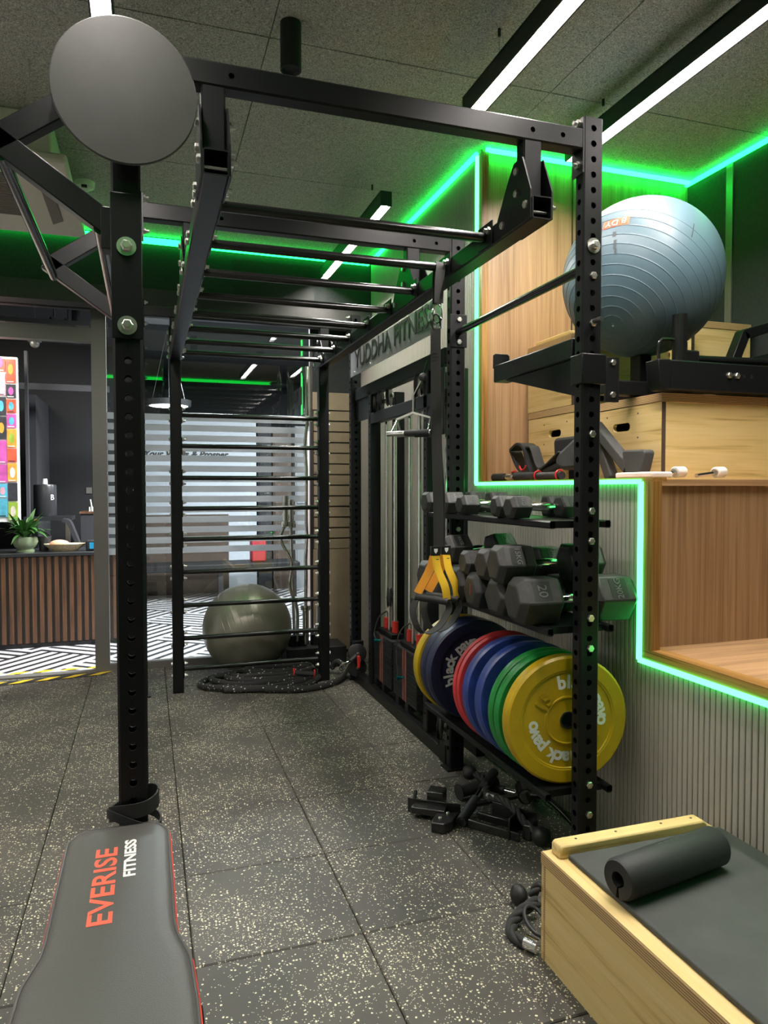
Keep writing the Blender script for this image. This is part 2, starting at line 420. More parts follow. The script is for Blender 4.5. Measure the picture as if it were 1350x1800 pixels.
        for z in (0, L):
            s.poly([M @ Vector(v) for v in ((-hw + c, -hd, z), (hw - c, -hd, z), (hw, -hd + c, z), (hw, hd - c, z), (hw - c, hd, z), (-hw + c, hd, z), (-hw, hd - c, z), (-hw, -hd + c, z))])
        return s
    def rtube(s, p0, p1, wd, ht, t=0.004, up=(0, 0, 1)):
        # open ended rectangular tube
        p0 = Vector(p0); p1 = Vector(p1); d = (p1 - p0); L = d.length; d.normalize()
        x = d.cross(Vector(up)).normalized(); y = x.cross(d)
        def ring(p, a, b, c):
            q = [(-a + c, -b), (a - c, -b), (a, -b + c), (a, b - c), (a - c, b), (-a + c, b), (-a, b - c), (-a, -b + c)]
            return [p + x * u + y * v for u, v in q]
        a, b = wd / 2, ht / 2
        s.loft([ring(p0, a - t, b - t, 0.002), ring(p0, a, b, 0.005), ring(p1, a, b, 0.005), ring(p1, a - t, b - t, 0.002)], cap=False, closed=True)
        return s
    def sphere(s, c, r, u=20, v=12, sc3=(1, 1, 1)):
        c = Vector(c)
        M = Matrix.Translation(c) @ Matrix.Diagonal((*sc3, 1))
        prof = [(max(r * math.sin(PI * i / v), r * 0.002), -r * math.cos(PI * i / v)) for i in range(v + 1)]
        return s.lathe(prof, u, M)
    def out(s, name, m, parent=None, bevel=0.0, smooth=40, origin=None, label=None, cat=None, group=None, kind=None, local=False):
        bmesh.ops.recalc_face_normals(s.bm, faces=s.bm.faces)
        me = bpy.data.meshes.new(name)
        if parent is not None:
            off = Vector((0, 0, 0)) if local else wloc(parent)
        else:
            if origin is None:
                xs = [v.co for v in s.bm.verts]
                mn = Vector([min(c[i] for c in xs) for i in range(3)]); mx = Vector([max(c[i] for c in xs) for i in range(3)])
                origin = ((mn.x + mx.x) / 2, (mn.y + mx.y) / 2, mn.z)
            off = Vector(origin)
        if off.length > 0: bmesh.ops.translate(s.bm, verts=s.bm.verts, vec=-off)
        s.bm.to_mesh(me); s.bm.free()
        if smooth:
            me.shade_smooth(); me.set_sharp_from_angle(angle=rad(smooth))
        me.materials.append(MATS[m] if isinstance(m, str) else m)
        o = bpy.data.objects.new(name, me); COL.objects.link(o)
        if parent is not None:
            o.parent = parent; WLOC[o.name] = off.copy()
        else:
            o.location = off; WLOC[o.name] = off.copy()
        if bevel:
            bv = o.modifiers.new('bevel', 'BEVEL'); bv.width = bevel; bv.segments = 2; bv.limit_method = 'ANGLE'; bv.angle_limit = rad(40)
        return tag(o, label, cat, group, kind)

def inst(name, me, parent, loc, direction=None, rot=None, scale=None):
    o = bpy.data.objects.new(name, me); COL.objects.link(o); o.parent = parent
    o.location = Vector(loc) - wloc(parent)
    if direction is not None: o.rotation_euler = Vector(direction).to_track_quat('Z', 'Y').to_euler()
    if rot is not None: o.rotation_euler = rot
    if scale is not None: o.scale = scale
    return o
def raw_mesh(b, name, m, smooth=40):
    bmesh.ops.recalc_face_normals(b.bm, faces=b.bm.faces)
    me = bpy.data.meshes.new(name); b.bm.to_mesh(me); b.bm.free()
    if smooth: me.shade_smooth(); me.set_sharp_from_angle(angle=rad(smooth))
    me.materials.append(MATS[m]); return me
def dup(root, loc=None, rot=None, label=None, scale=None, swap=None):
    def cp(o, par):
        c = o.copy(); COL.objects.link(c); c.parent = par
        WLOC[c.name] = wloc(o)
        if swap and o.type == 'MESH' and o.data.materials and o.data.materials[0].name in swap:
            c.data = o.data.copy(); c.data.materials[0] = MATS[swap[o.data.materials[0].name]]
        for ch in list(o.children):
            if ch.name in done: continue
            cp(ch, c)
        return c
    done = set()
    r = cp(root, None)
    if loc is not None: r.location = loc
    if rot is not None: r.rotation_euler = rot
    if scale is not None: r.scale = scale
    if label: r['label'] = label
    return r
def hexpts(r, n=6, a0=0.0): return [(r * math.cos(a0 + 2 * PI * i / n), r * math.sin(a0 + 2 * PI * i / n)) for i in range(n)]
b = B()
b.loft([[(x, y, z) for x, y in hexpts(q)] for q, z in ((0.0125, 0), (0.0125, 0.0075), (0.0105, 0.0095))])
b.cyl((0, 0, 0.009), (0, 0, 0.0105), 0.006, seg=8)
BOLT = raw_mesh(b, 'bolt', 'zinc', 30)
b = B(); b.lathe([(0.005, 0), (0.025, 0), (0.025, 0.004), (0.005, 0.004)], 20)
b.loft([[(x, y, z) for x, y in hexpts(q)] for q, z in ((0.015, 0.004), (0.015, 0.015), (0.012, 0.018))]); b.cyl((0, 0, 0.016), (0, 0, 0.021), 0.008, seg=10)
WBOLT = raw_mesh(b, 'washer_bolt', 'zinc', 30)
b = B(); b.loft([[(x, y, z) for x, y in hexpts(q)] for q, z in ((0.0125, 0), (0.0125, 0.010))]); b.cyl((0, 0, 0.0), (0, 0, 0.022), 0.0065, seg=8)
NUT = raw_mesh(b, 'nut', 'zinc', 30)
def bolt(par, loc, d, kind='bolt'):
    me = {'bolt': BOLT, 'washer': WBOLT, 'nut': NUT}[kind]
    return inst('nut' if kind == 'nut' else 'bolt', me, par, loc, d)
def text_mesh(txt, size, m, depth=0.001, shear=0.0, align='CENTER', bold=0.0):
    cu = bpy.data.curves.new('lettering', 'FONT'); cu.body = txt; cu.size = size; cu.extrude = depth; cu.shear = shear; cu.offset = bold
    cu.align_x = align; cu.align_y = 'CENTER'; cu.resolution_u = 3
    o = bpy.data.objects.new('lettering', cu); COL.objects.link(o)
    dg = bpy.context.evaluated_depsgraph_get()
    me = bpy.data.meshes.new_from_object(o.evaluated_get(dg))
    COL.objects.unlink(o); bpy.data.objects.remove(o)
    me.materials.clear(); me.materials.append(MATS[m]); return me
def text_obj(name, txt, size, m, parent, M, depth=0.001, shear=0.0, align='CENTER', bold=0.0, local=False):
    me = text_mesh(txt, size, m, depth, shear, align, bold)
    o = bpy.data.objects.new(name, me); COL.objects.link(o); o.parent = parent
    M = M.copy()
    if not local: M.translation = M.translation - wloc(parent)
    o.matrix_local = M
    return o
def axes(loc, x, y):
    x = Vector(x).normalized(); y = Vector(y); y = (y - x * y.dot(x)).normalized(); z = x.cross(y)
    M = Matrix((x, y, z)).transposed().to_4x4(); M.translation = Vector(loc); return M
def smooth_path(pts, n=8):
    # Catmull-Rom
    P = [Vector(p) for p in pts]; P = [P[0] * 2 - P[1]] + P + [P[-1] * 2 - P[-2]]; out = []
    for i in range(1, len(P) - 2):
        for k in range(n):
            t = k / n; p0, p1, p2, p3 = P[i - 1:i + 3]
            out.append(0.5 * ((2 * p1) + (p2 - p0) * t + (2 * p0 - 5 * p1 + 4 * p2 - p3) * t * t + (3 * p1 - p0 - 3 * p2 + p3) * t ** 3))
    out.append(P[-2]); return out

# ================================================================== THE SETTING
CEIL = 3.115; WX = 1.05; GY = 3.62; BULK = 3.28
# ---- rubber tile floor
fl = B().box(-3.0, -2.6, -0.05, WX + 0.02, GY, -0.022).out('floor', 'black_matte', label='dark rubber tile gym floor with cream flecks', cat='floor', kind='structure')
tb = B(); h = 0.2485; c = 0.004
tb.loft([[(sx * q, sy * q, z) for sx, sy in ((-1, -1), (1, -1), (1, 1), (-1, 1))] for q, z in ((h, -0.022), (h, -c), (h - c, 0.0))])
TILE = raw_mesh(tb, 'rubber_tile', 'rubber_floor', 0)
for i in range(-6, 3):
    for j in range(-5, 8):
        cx_, kx = (0.25 + 0.5 * i, 1.0) if i < 2 else (1.027, 0.107)
        cy_, ky = (0.25 + 0.5 * j, 1.0) if j < 7 else (3.5 + (GY - 3.5) / 2, (GY - 3.5) / 0.5)
        inst('rubber_tile', TILE, fl, (cx_, cy_, 0.0), scale=(kx, ky, 1))
# ---- hall floor beyond the glass
B().box(-4.0, GY, -0.05, 4.0, 9.2, 0.0).out('floor', 'hatch_floor', label='black and white hatched tile floor of the hall behind the glass', cat='floor', kind='structure')
# ---- ceiling and its boards
cl = B().box(-3.0, -2.6, CEIL + 0.025, 2.5, BULK + 0.05, CEIL + 0.06).out('ceiling', 'black_matte', label='dark grey wood wool board ceiling', cat='ceiling', kind='structure')
cb = B(); cb.box(-0.623, -0.614, 0, 0.623, 0.614, 0.024)
CBOARD = raw_mesh(cb, 'ceiling_board', 'wood_wool', 0)
for i in range(-2, 2):
    for j in range(-3, 2):
        inst('ceiling_board', CBOARD, cl, (-0.137 + 0.625 + 1.25 * i, 0.80 + 0.617 + 1.235 * j, CEIL))
# ---- walls out of view behind and left of the camera
B().box(-3.05, -2.65, 0, 2.5, -2.6, CEIL).out('wall_back', 'wall_mid', label='grey wall behind the camera', cat='wall', kind='structure')
B().box(-3.05, -2.6, 0, -3.0, GY, CEIL).out('wall_left', 'wall_light', label='grey wall along the left side', cat='wall', kind='structure')
# ---- fluted right wall
wr = B()
wr.box(WX + 0.009, -1.3, 0, WX + 0.03, 0.065, 0.775).box(WX + 0.009, 0.065, 0, WX + 0.03, 1.39, 1.375).box(WX + 0.009, 1.39, 0, WX + 0.03, GY + 0.05, CEIL)
wr = wr.out('wall_right', 'flute_gap', label='grey green fluted panel wall along the right side', cat='wall', kind='structure')
PITCH = 0.0235
def slat_mesh(hh):
    q = B(); a = PITCH * 0.42
    q.loft([[(0.010, -a, z), (0.002, -a, z), (0.0, -a + 0.002, z), (0.0, a - 0.002, z), (0.002, a, z), (0.010, a, z)] for z in (0, hh)])
    return raw_mesh(q, 'slat', 'flute', 0)
S1, S2, S3 = slat_mesh(0.775), slat_mesh(1.375), slat_mesh(CEIL)
y = -1.3 + PITCH / 2
while y < GY:
    me = S1 if y < 0.06 else (S2 if y < 1.385 else S3)
    inst('slat', me, wr, (WX, y, 0.0)); y += PITCH
# ---- alcove of wooden seating steps
st = thing('seating_steps', 'oak faced stepped platform set into the fluted wall', 'steps', (1.7, 0.5, 0))
B().box(WX + 0.012, -1.3, 0.72, 2.37, 0.065, 0.784).out('tread', 'oak_x', st)
B().box(WX + 0.012, 0.06, 0.784, 2.37, 0.085, 1.365).out('riser', 'oak_v', st)
B().box(WX + 0.012, 0.045, 1.363, 2.37, 1.40, 1.386).out('tread', 'oak_x', st)
B().box(WX + 0.012, 1.375, 1.386, 2.37, 1.41, CEIL).out('back_panel', 'oak_v', st)
B().box(WX - 0.006, 0.0, 0.79, WX + 0.03, 0.05, 1.378).out('edge_band', 'oak_edge_v', st)
B().box(WX - 0.006, -1.3, 0.752, WX + 0.05, 0.05, 0.79).out('edge_band', 'oak_edge_y', st)
B().box(WX - 0.006, 0.0, 1.378, WX + 0.05, 1.375, 1.392).out('edge_band', 'oak_edge_y', st)
B().box(WX - 0.006, 1.335, 1.392, WX + 0.03, 1.375, CEIL - 0.03).out('edge_band', 'oak_edge_v', st)
B().box(1.6, 1.365, 1.386, 1.604, 1.376, CEIL - 0.02).out('joint', 'flute_gap', st)
# ---- dark side wall of the alcove
dw = B().box(2.37, -1.3, 0.7, 2.42, 1.41, CEIL).out('wall_alcove', 'wall_dark', label='dark felt wall at the right end of the alcove', cat='wall', kind='structure')
B().box(2.362, 1.03, 1.386, 2.37, 1.075, CEIL - 0.03).out('strip', 'frame_grey', dw)
# ---- bulkhead over the glass
bk = B().box(-3.0, BULK, 2.745, WX + 0.05, GY + 0.1, CEIL + 0.02).out('wall_bulkhead', 'wall_dark', label='dark green felt bulkhead above the glass partition', cat='wall', kind='structure')
B().box(-3.0, BULK - 0.03, 2.62, WX, BULK + 0.12, 2.75).out('trim_1', 'frame_bronze', label='dark bronze beam under the bulkhead', cat='trim', kind='structure')
B().box(0.0, BULK - 0.004, 2.76, 0.60, BULK + 0.002, 3.02).out('vent_panel', 'black_matte', label='black recessed panel in the bulkhead behind the monkey bars', cat='panel')
# ---- glass partition
gp = thing('glass_partition', 'glass partition in grey frames with frosted stripes behind the rig', 'partition', (0, GY, 0), kind='structure')
gp.name = 'window_1'; WLOC[gp.name] = Vector((0, GY, 0))
B().box(-0.985, GY - 0.03, 0, -0.885, GY + 0.05, 2.75).out('mullion', 'frame_grey', gp)
B().box(-3.0, GY - 0.03, 2.42, -0.985, GY + 0.05, 2.52).out('transom', 'frame_grey', gp)
B().box(-0.885, GY - 0.03, 0, 0.62, GY + 0.05, 0.05).out('sill', 'frame_grey', gp)
B().box(-3.0, GY - 0.02, 2.66, 0.66, GY + 0.05, 2.745).out('head_rail', 'frame_bronze', gp)
B().box(-0.885, GY, 0.05, 0.62, GY + 0.010, 2.66).out('pane', 'glass', gp)
B().box(-3.0, GY, 2.52, -0.985, GY + 0.010, 2.66).out('pane', 'glass', gp)
zz = 1.9185
fb = B(); fb.box(-0.7525, 0, 0, 0.7525, 0.0015, 0.048); FS = raw_mesh(fb, 'frosted_stripe', 'frosted', 0)
for k in range(14):
    inst('frosted_stripe', FS, gp, (-0.1325, GY - 0.003, zz - 0.048 - 0.0775 * k))
B().box(0.64, GY - 0.01, 0, 0.66, GY + 0.03, 2.75).out('mullion', 'frame_bronze', gp)
# ---- beige panel wall right of the glass, reflected frosted stripes modelled as boards
bw = B().box(0.66, GY + 0.01, 0, WX + 0.02, GY + 0.06, 2.75).out('wall_far', 'reflection_gap', label='beige brown panel wall with reflected stripes modelled as boards in the far corner', cat='wall', kind='structure')
pb = B(); pb.box(-0.19, -0.016, 0.008, 0.19, 0, 0.083); PBM = raw_mesh(pb, 'board', 'beige_panel', 0)  # each board stands for one reflected frosted stripe
B().box(0.66, GY - 0.006, 0.03, WX, GY + 0.012, 0.862).out('lower_panel', 'beige_panel', bw)
B().box(0.66, GY - 0.006, 1.99, WX, GY + 0.012, 2.13).out('upper_board', 'beige_panel', bw)
for k in range(13):
    inst('board', PBM, bw, (0.86, GY + 0.01, 0.86 + 0.0865 * k))
B().box(0.66, GY - 0.004, 2.13, WX, GY + 0.012, 2.75).out('upper_panel', 'wall_dark', bw)
# ---- warning tape on the floor by the entrance
tp = thing('warning_tape', 'yellow and black hazard tape along the doorway threshold', 'tape', (-1.5, 3.4, 0.0))
B().prism([(-3.0, 3.22), (-0.9, 3.50), (-0.9, 3.60), (-3.0, 3.33)], 'z', 0.001, 0.003).out('tape_base', 'tape_black', tp)
for k in range(12):
    x0 = -2.9 + k * 0.17; yb = 3.22 + (x0 + 3.0) * 0.1333
    B().prism([(x0, yb + 0.012), (x0 + 0.075, yb + 0.02), (x0 + 0.155, yb + 0.105), (x0 + 0.08, yb + 0.095)], 'z', 0.003, 0.0045).out('stripe', 'tape_yellow', tp)
B().box(-3.0, GY - 0.05, 0.0, -0.98, GY + 0.04, 0.012).out('trim_2', 'frame_grey', label='grey metal threshold strip of the doorway', cat='trim', kind='structure')
tp2 = thing('warning_tape', 'second hazard tape on the hatched floor just past the threshold', 'tape', (-1.5, 3.75, 0.0))
for k in range(9):
    x0 = -2.5 + k * 0.18; yb = 3.70 + (k * 0.004)
    B().prism([(x0, yb), (x0 + 0.09, yb), (x0 + 0.15, yb + 0.05), (x0 + 0.06, yb + 0.05)], 'z', 0.001, 0.003).out('stripe', 'tape_yellow', tp2)

# ---- LED strips
def led(pts, label, m='led_green', wdt=0.016, out=(-1, 0, 0)):
    t = thing('led_strip', label, 'light strip', pts[0], group='green LED strips')
    for a, c2 in zip(pts[:-1], pts[1:]):
        B().bar(a, c2, wdt, wdt).out('diffuser', m, t)
    return t
LX = WX - 0.006
led([(LX, 1.395, CEIL - 0.02), (LX, BULK, CEIL - 0.02)], 'green LED strip where the fluted wall meets the ceiling', wdt=0.022)
led([(LX, -1.3, 0.768 - 0.022), (LX, 0.062, 0.768 - 0.022), (LX, 0.062, 1.378), (LX, 1.395, 1.378), (LX, 1.395, CEIL - 0.03)], 'mint green LED strip outlining the stepped alcove', 'led_mint', 0.017)
led([(LX + 0.02, 1.335, CEIL - 0.02), (2.365, 1.335, CEIL - 0.02)], 'green LED strip above the tall oak panel', 'led_panel', 0.018)
led([(2.355, 1.37, CEIL - 0.02), (2.355, -1.3, CEIL - 0.02)], 'green LED strip above the dark felt wall at far right', wdt=0.020)
led([(-3.0, BULK - 0.012, CEIL - 0.03), (WX - 0.02, BULK - 0.012, CEIL - 0.03)], 'green LED strip along the bulkhead over the glass partition', wdt=0.036)
led([(-3.0, -2.58, CEIL - 0.03), (1.4, -2.58, CEIL - 0.03)], 'green LED strip on the wall behind the camera', 'led_dim', 0.040)

# ---- linear pendant lamps
def linear(x, y0, y1, z, label, wd=0.062):
    t = thing('linear_lamp', label, 'lamp', (x, (y0 + y1) / 2, z), group='linear pendant lamps')
    q = B()
    q.box(x - wd / 2 - 0.006, y0, z, x - wd / 2, y1, z + 0.075).box(x + wd / 2, y0, z, x + wd / 2 + 0.006, y1, z + 0.075)
    q.box(x - wd / 2 - 0.006, y0, z + 0.07, x + wd / 2 + 0.006, y1, z + 0.08)
    q.box(x - wd / 2 - 0.006, y0 - 0.006, z, x + wd / 2 + 0.006, y0, z + 0.08).box(x - wd / 2 - 0.006, y1, z, x + wd / 2 + 0.006, y1 + 0.006, z + 0.08)
    q.out('housing', 'black_matte', t)
    B().box(x - wd / 2, y0, z + 0.022, x + wd / 2, y1, z + 0.030).out('diffuser', 'lamp_white', t)
    for yy in (y0 + 0.25, y1 - 0.25):
        B().cyl((x, yy, z + 0.08), (x, yy, CEIL), 0.0012, seg=6).out('wire', 'steel', t)
        B().cyl((x, yy, CEIL - 0.03), (x, yy, CEIL), 0.006, seg=8).out('wire_grip', 'black_matte', t)
        B().cyl((x, yy, z + 0.08), (x, yy, z + 0.11), 0.005, seg=8).out('wire_grip', 'black_matte', t)
    return t
linear(0.690, -1.0, 0.72, 2.90, 'long white linear lamp above the front crossbeam of the rig')
linear(0.650, 1.72, 3.15, 2.90, 'white linear lamp hanging over the back half of the monkey bars', 0.052)
linear(1.370, -0.9, 1.02, 2.94, 'long white linear lamp over the blue gym ball at right')
linear(-0.735, -0.75, 0.80, 2.90, 'white linear lamp just above the round grey disc')
linear(-2.30, -0.8, 1.5, 2.90, 'added white linear fill lamp out of view left of the rig')  # added lamp out of view, brightens the left wall and ceiling by bounce
# ---- black ceiling downlight
dl = thing('ceiling_downlight', 'black cylinder downlight on the ceiling above the crossbeam', 'lamp', (-0.075, 0.66, 2.94))
B().lathe([(0.001, 2.952), (0.030, 2.952), (0.036, 2.94), (0.040, 2.94), (0.040, CEIL)], 24, Matrix.Translation((-0.075, 0.69, 0))).out('body', 'black_matte', dl)
# ---- air conditioner cassette
ac = thing('air_conditioner', 'off white ceiling air conditioner with ribbed grille at upper left', 'air conditioner', (-1.4, 2.1, 2.86))
B().box(-1.90, 1.68, 2.90, -1.02, 2.58, CEIL).out('body', 'ac_white', ac, bevel=0.01)
B().box(-1.98, 1.60, 2.86, -0.945, 2.66, 2.905).out('front_panel', 'ac_white', ac, bevel=0.015)
q = B()
for k in range(26): q.box(-1.8, 1.80 + k * 0.022, 2.855, -1.22, 1.812 + k * 0.022, 2.862)
q.out('grille', 'ac_line', ac)['kind'] = 'stuff'
B().prism([(-1.10, 1.85), (-1.04, 1.90), (-1.04, 2.38), (-1.10, 2.45)], 'z', 2.852, 2.866).out('flap', 'ac_line', ac, bevel=0.004)
B().cyl((-1.05, 1.25, 2.86), (-1.05, 1.25, CEIL), 0.004, seg=8).out('hanger_rod', 'zinc', ac)
sd = thing('smoke_detector', 'small round smoke detector on the ceiling beside the air conditioner', 'detector', (-0.93, 2.45, CEIL - 0.05))
B().lathe([(0.001, CEIL - 0.052), (0.022, CEIL - 0.050), (0.035, CEIL - 0.035), (0.052, CEIL - 0.030), (0.055, CEIL - 0.004), (0.055, CEIL)], 24, Matrix.Translation((-0.93, 2.45, 0))).out('body', 'white_paint', sd)
B().box(-0.945, 2.40, CEIL - 0.045, -0.915, 2.415, CEIL - 0.033).out('slot', 'black_matte', sd)

# ================================================================== THE RIG
XL, XR, LW = -0.461, 0.533, 0.070          # ladder rails: left edges and width
ZLB, ZLT = 2.195, 2.265                    # rail bottom / top
XP0, XP1 = 0.756, 0.831                    # right posts
XQ0, XQ1 = -0.694, -0.619                  # left posts
FY = (0.0, 1.076, 2.816)                   # frame depths
ZB, ZT = 2.461, 2.529                      # cross beams
PT = 2.57; PD = 0.05
rig = thing('training_rig', 'tall black steel training rig with monkey bars, ladder and rack posts', 'rig', (0.1, 1.4, 0))
hl50 = [0.10 + 0.05 * k for k in range(41)]
dense = [2.185 + 0.025 * k for k in range(15)]
for X0, X1 in ((XP0, XP1), (XQ0, XQ1)):
    for i, y0 in enumerate(FY):
        right = X0 > 0
        front = hl50 + dense if right else hl50
        if not right and i == 0: front = [z for z in hl50 if z < 1.74] + [1.90, 2.10]
        M = Matrix.Translation(((X0 + X1) / 2, y0 + PD / 2, 0.0))
        q = B().htube(X1 - X0, PD, PT, M, front=front, left=hl50 + [2.2, 2.25, 2.3, 2.35] if right else (), back=hl50 if not right else (), right=hl50 if not right else ())
        q.out('post', 'black_metal', rig, smooth=30)
        B().box(X0 - 0.02, y0 - 0.02, 0.0, X1 + 0.02, y0 + PD + 0.02, 0.008).out('foot_plate', 'black_metal', rig)
# cross beams with end plates
for i, y0 in enumerate(FY):
    L = XP0 - XQ1
    M = axes((XQ1, y0 + 0.025, (ZB + ZT) / 2), (0, 0, -1), (0, 1, 0))     # local x -> down, local y -> depth, local z -> +X
    M = Matrix(((0, 0, 1, XQ1), (0, 1, 0, y0 + 0.025), (-1, 0, 0, (ZB + ZT) / 2), (0, 0, 0, 1)))
    B().htube(ZT - ZB, 0.055, L, M, front=[0.235, 0.32, 1.19, 1.30] if i else [0.242, 1.185, 1.295], r=0.0085, c=0.005).out('crossbeam', 'black_metal', rig, smooth=30)
    for X, sgn in ((XQ1, 1), (XP0, -1)):
        B().box(min(X, X + sgn * 0.006), y0 - 0.004, ZB - 0.075, max(X, X + sgn * 0.006), y0 + PD + 0.01, ZT + 0.035).out('end_plate', 'black_metal', rig)
        for z in (ZT + 0.022, ZB - 0.045):
            bolt(rig, (X + sgn * 0.006, y0 + 0.02, z), (sgn, 0, 0), 'nut')
    # hangers and gussets
    for X in (XL, XR):
        B().rtube((X + LW / 2, y0 + 0.025, ZB), (X + LW / 2, y0 + 0.025, ZLT), LW - 0.004, 0.05, up=(0, 1, 0)).out('hanger', 'black_metal', rig)
        if i == 0: gp_ = [(-0.055, 2.198), (-0.055, 2.285), (-0.002, 2.405), (0.052, 2.405), (0.085, 2.37), (0.165, 2.262), (0.165, 2.215), (0.14, 2.198)]
        else: gp_ = [(-0.12, 2.200), (-0.12, 2.262), (-0.012, 2.40), (0.062, 2.40), (0.17, 2.262), (0.17, 2.200)]
        for xa in (X - 0.005, X + LW):
            B().prism([(y0 + a, z) for a, z in gp_], 'x', xa, xa + 0.005).out('gusset', 'black_metal', rig, smooth=0)
            d = -1 if xa < X else 1
            xs = xa if d < 0 else xa + 0.005
            bl = [(0.03, 2.37), (0.03, 2.30), (-0.03, 2.245), (0.125, 2.232)] if i == 0 else [(0.025, 2.37), (0.025, 2.30), (-0.09, 2.232), (0.14, 2.232)]
            for a, z in bl: bolt(rig, (xs, y0 + a, z), (d, 0, 0), 'nut' if d > 0 else 'bolt')
# ladder rails
YE = 2.905; YS = -0.059
for X in (XL, XR):
    B().rtube((X + LW / 2, YS, (ZLB + ZLT) / 2), (X + LW / 2, YE, (ZLB + ZLT) / 2), LW, ZLT - ZLB).out('ladder_rail', 'black_metal', rig)
    B().cyl((X, YS + 0.03, 2.225), (X + LW, YS + 0.03, 2.225), 0.0055, seg=8).out('through_bolt', 'zinc', rig)
    B().htube(LW, 0.07, ZLB, Matrix.Translation((X + LW / 2, 2.870, 0))).out('ladder_leg', 'black_metal', rig)
RY = [0.26 + 0.36 * k for k in range(8)]
for yr in RY:
    zr = 2.236
    r_ = B().cyl((XL + LW, yr, zr), (XR, yr, zr), 0.0165, seg=16).out('rung', 'black_tube', rig)
    for X, sgn in ((XL + LW, 1), (XR, -1)):
        B().box(min(X, X + sgn * 0.006), yr - 0.055, zr - 0.035, max(X, X + sgn * 0.006), yr + 0.055, zr + 0.045).out('rung_plate', 'black_metal', r_, bevel=0.002)
        for dy in (-0.038, 0.038):
            bolt(r_, (X + sgn * 0.006, yr + dy, zr + 0.012), (sgn, 0, 0), 'nut')
            bolt(r_, (X - sgn * LW, yr + dy, zr + 0.012), (-sgn, 0, 0), 'bolt')
# upright ladder rungs
for zr in (0.152, 0.357, 0.577, 0.80, 1.018, 1.222, 1.426, 1.637, 1.840):
    r_ = B().cyl((XL + LW, 2.87, zr), (XR, 2.87, zr), 0.0155, seg=14).out('rung', 'black_tube', rig)
    for X, sgn in ((XL + LW, 1), (XR, -1)):
        B().box(min(X, X + sgn * 0.005), 2.845, zr - 0.055, max(X, X + sgn * 0.005), 2.895, zr + 0.055).out('rung_plate', 'black_metal', r_)
        for dz in (-0.040, 0.040):
            bolt(r_, (X + sgn * 0.005, 2.862, zr + dz), (sgn, 0, 0), 'nut')
            bolt(r_, (X - sgn * LW, 2.862, zr + dz), (-sgn, 0, 0), 'bolt')
# pull-up bar along the right side
pb_ = B().cyl((0.793, FY[0] + PD, 2.093), (0.793, FY[1], 2.093), 0.0165, seg=16).out('pull_up_bar', 'black_tube', rig)
B().box(XP0 - 0.006, FY[1] - 0.006, 2.02, XP1 + 0.006, FY[1], 2.175).out('mounting_plate', 'black_metal', pb_, bevel=0.004)
for z in (2.150, 2.045): bolt(pb_, (0.795, FY[1] - 0.006, z), (0, -1, 0))
# bolts on the front right post
for k, z in enumerate((2.154, 2.056, 1.901, 1.535, 1.279, 1.178, 0.919, 0.817, 0.353, 0.251)):
    bolt(rig, (0.795, FY[0], z), (0, -1, 0), 'washer' if k == 0 else 'bolt')
bolt(rig, (0.795, FY[1], 1.16), (0, -1, 0)); bolt(rig, (0.795, FY[1], 0.80), (0, -1, 0))
# left front post: long mounting plate and the two V shaped pull-up brackets with bars
B().box(XQ0 - 0.002, -0.007, 1.755, XQ1 + 0.002, 0.0, 2.14).out('mounting_plate', 'black_metal', rig, bevel=0.003)
for z in (1.998, 1.79): bolt(rig, (-0.6565, -0.007, z), (0, -1, 0), 'washer')
for y0 in (0.0, FY[1]):
    br = B()
    def vb(p, q2, wd=0.062): br.bar((p[0], y0 + 0.03, p[1]), (q2[0], y0 + 0.03, q2[1]), 0.05, wd, up=(0.0, 1, 0))
    br = B()
    for (xa, za), (xc, zc) in (((-0.965, 2.243), (-0.69, 2.44)), ((-0.965, 2.243), (-0.69, 2.05))):
        d = Vector((xc - xa, 0, zc - za)).normalized(); nrm = Vector((-d.z, 0, d.x)) * 0.031
        P4 = [Vector((xa, 0, za)) - nrm - d * 0.02, Vector((xa, 0, za)) + nrm - d * 0.02, Vector((xc, 0, zc)) + nrm, Vector((xc, 0, zc)) - nrm]
        br.prism([(p.x, p.z) for p in P4], 'y', y0 + 0.004, y0 + 0.05)
    br.out('v_bracket', 'black_metal', rig, bevel=0.003)
    B().box(-0.72, y0 + 0.0, 1.99, XQ0, y0 + 0.055, 2.10).out('bracket_plate', 'black_metal', rig, bevel=0.002)
for x_, z_ in ((-0.955, 2.205), (-0.722, 2.045)):
    B().cyl((x_, 0.01, z_), (x_, FY[1] + 0.045, z_), 0.0165, seg=16).out('pull_up_bar', 'black_tube', rig)
# round target disc on the top of the left post
DC = Vector((-0.653, -0.075, 2.368))
dn = Vector((0.03, -1.0, -0.09)).normalized()
Md = dn.to_track_quat('Z', 'Y').to_matrix().to_4x4(); Md.translation = DC
disc = B().lathe([(0.001, 0.006), (0.175, 0.006), (0.178, 0.003), (0.178, -0.003), (0.175, -0.006), (0.001, -0.006)], 64, Md).out('target_disc', 'dark_plate', rig, label='round dark grey steel target plate')
B().bar(DC + Vector((0, 0.012, 0)), (-0.655, 0.01, 2.371), 0.06, 0.06).out('disc_arm', 'black_metal', rig)
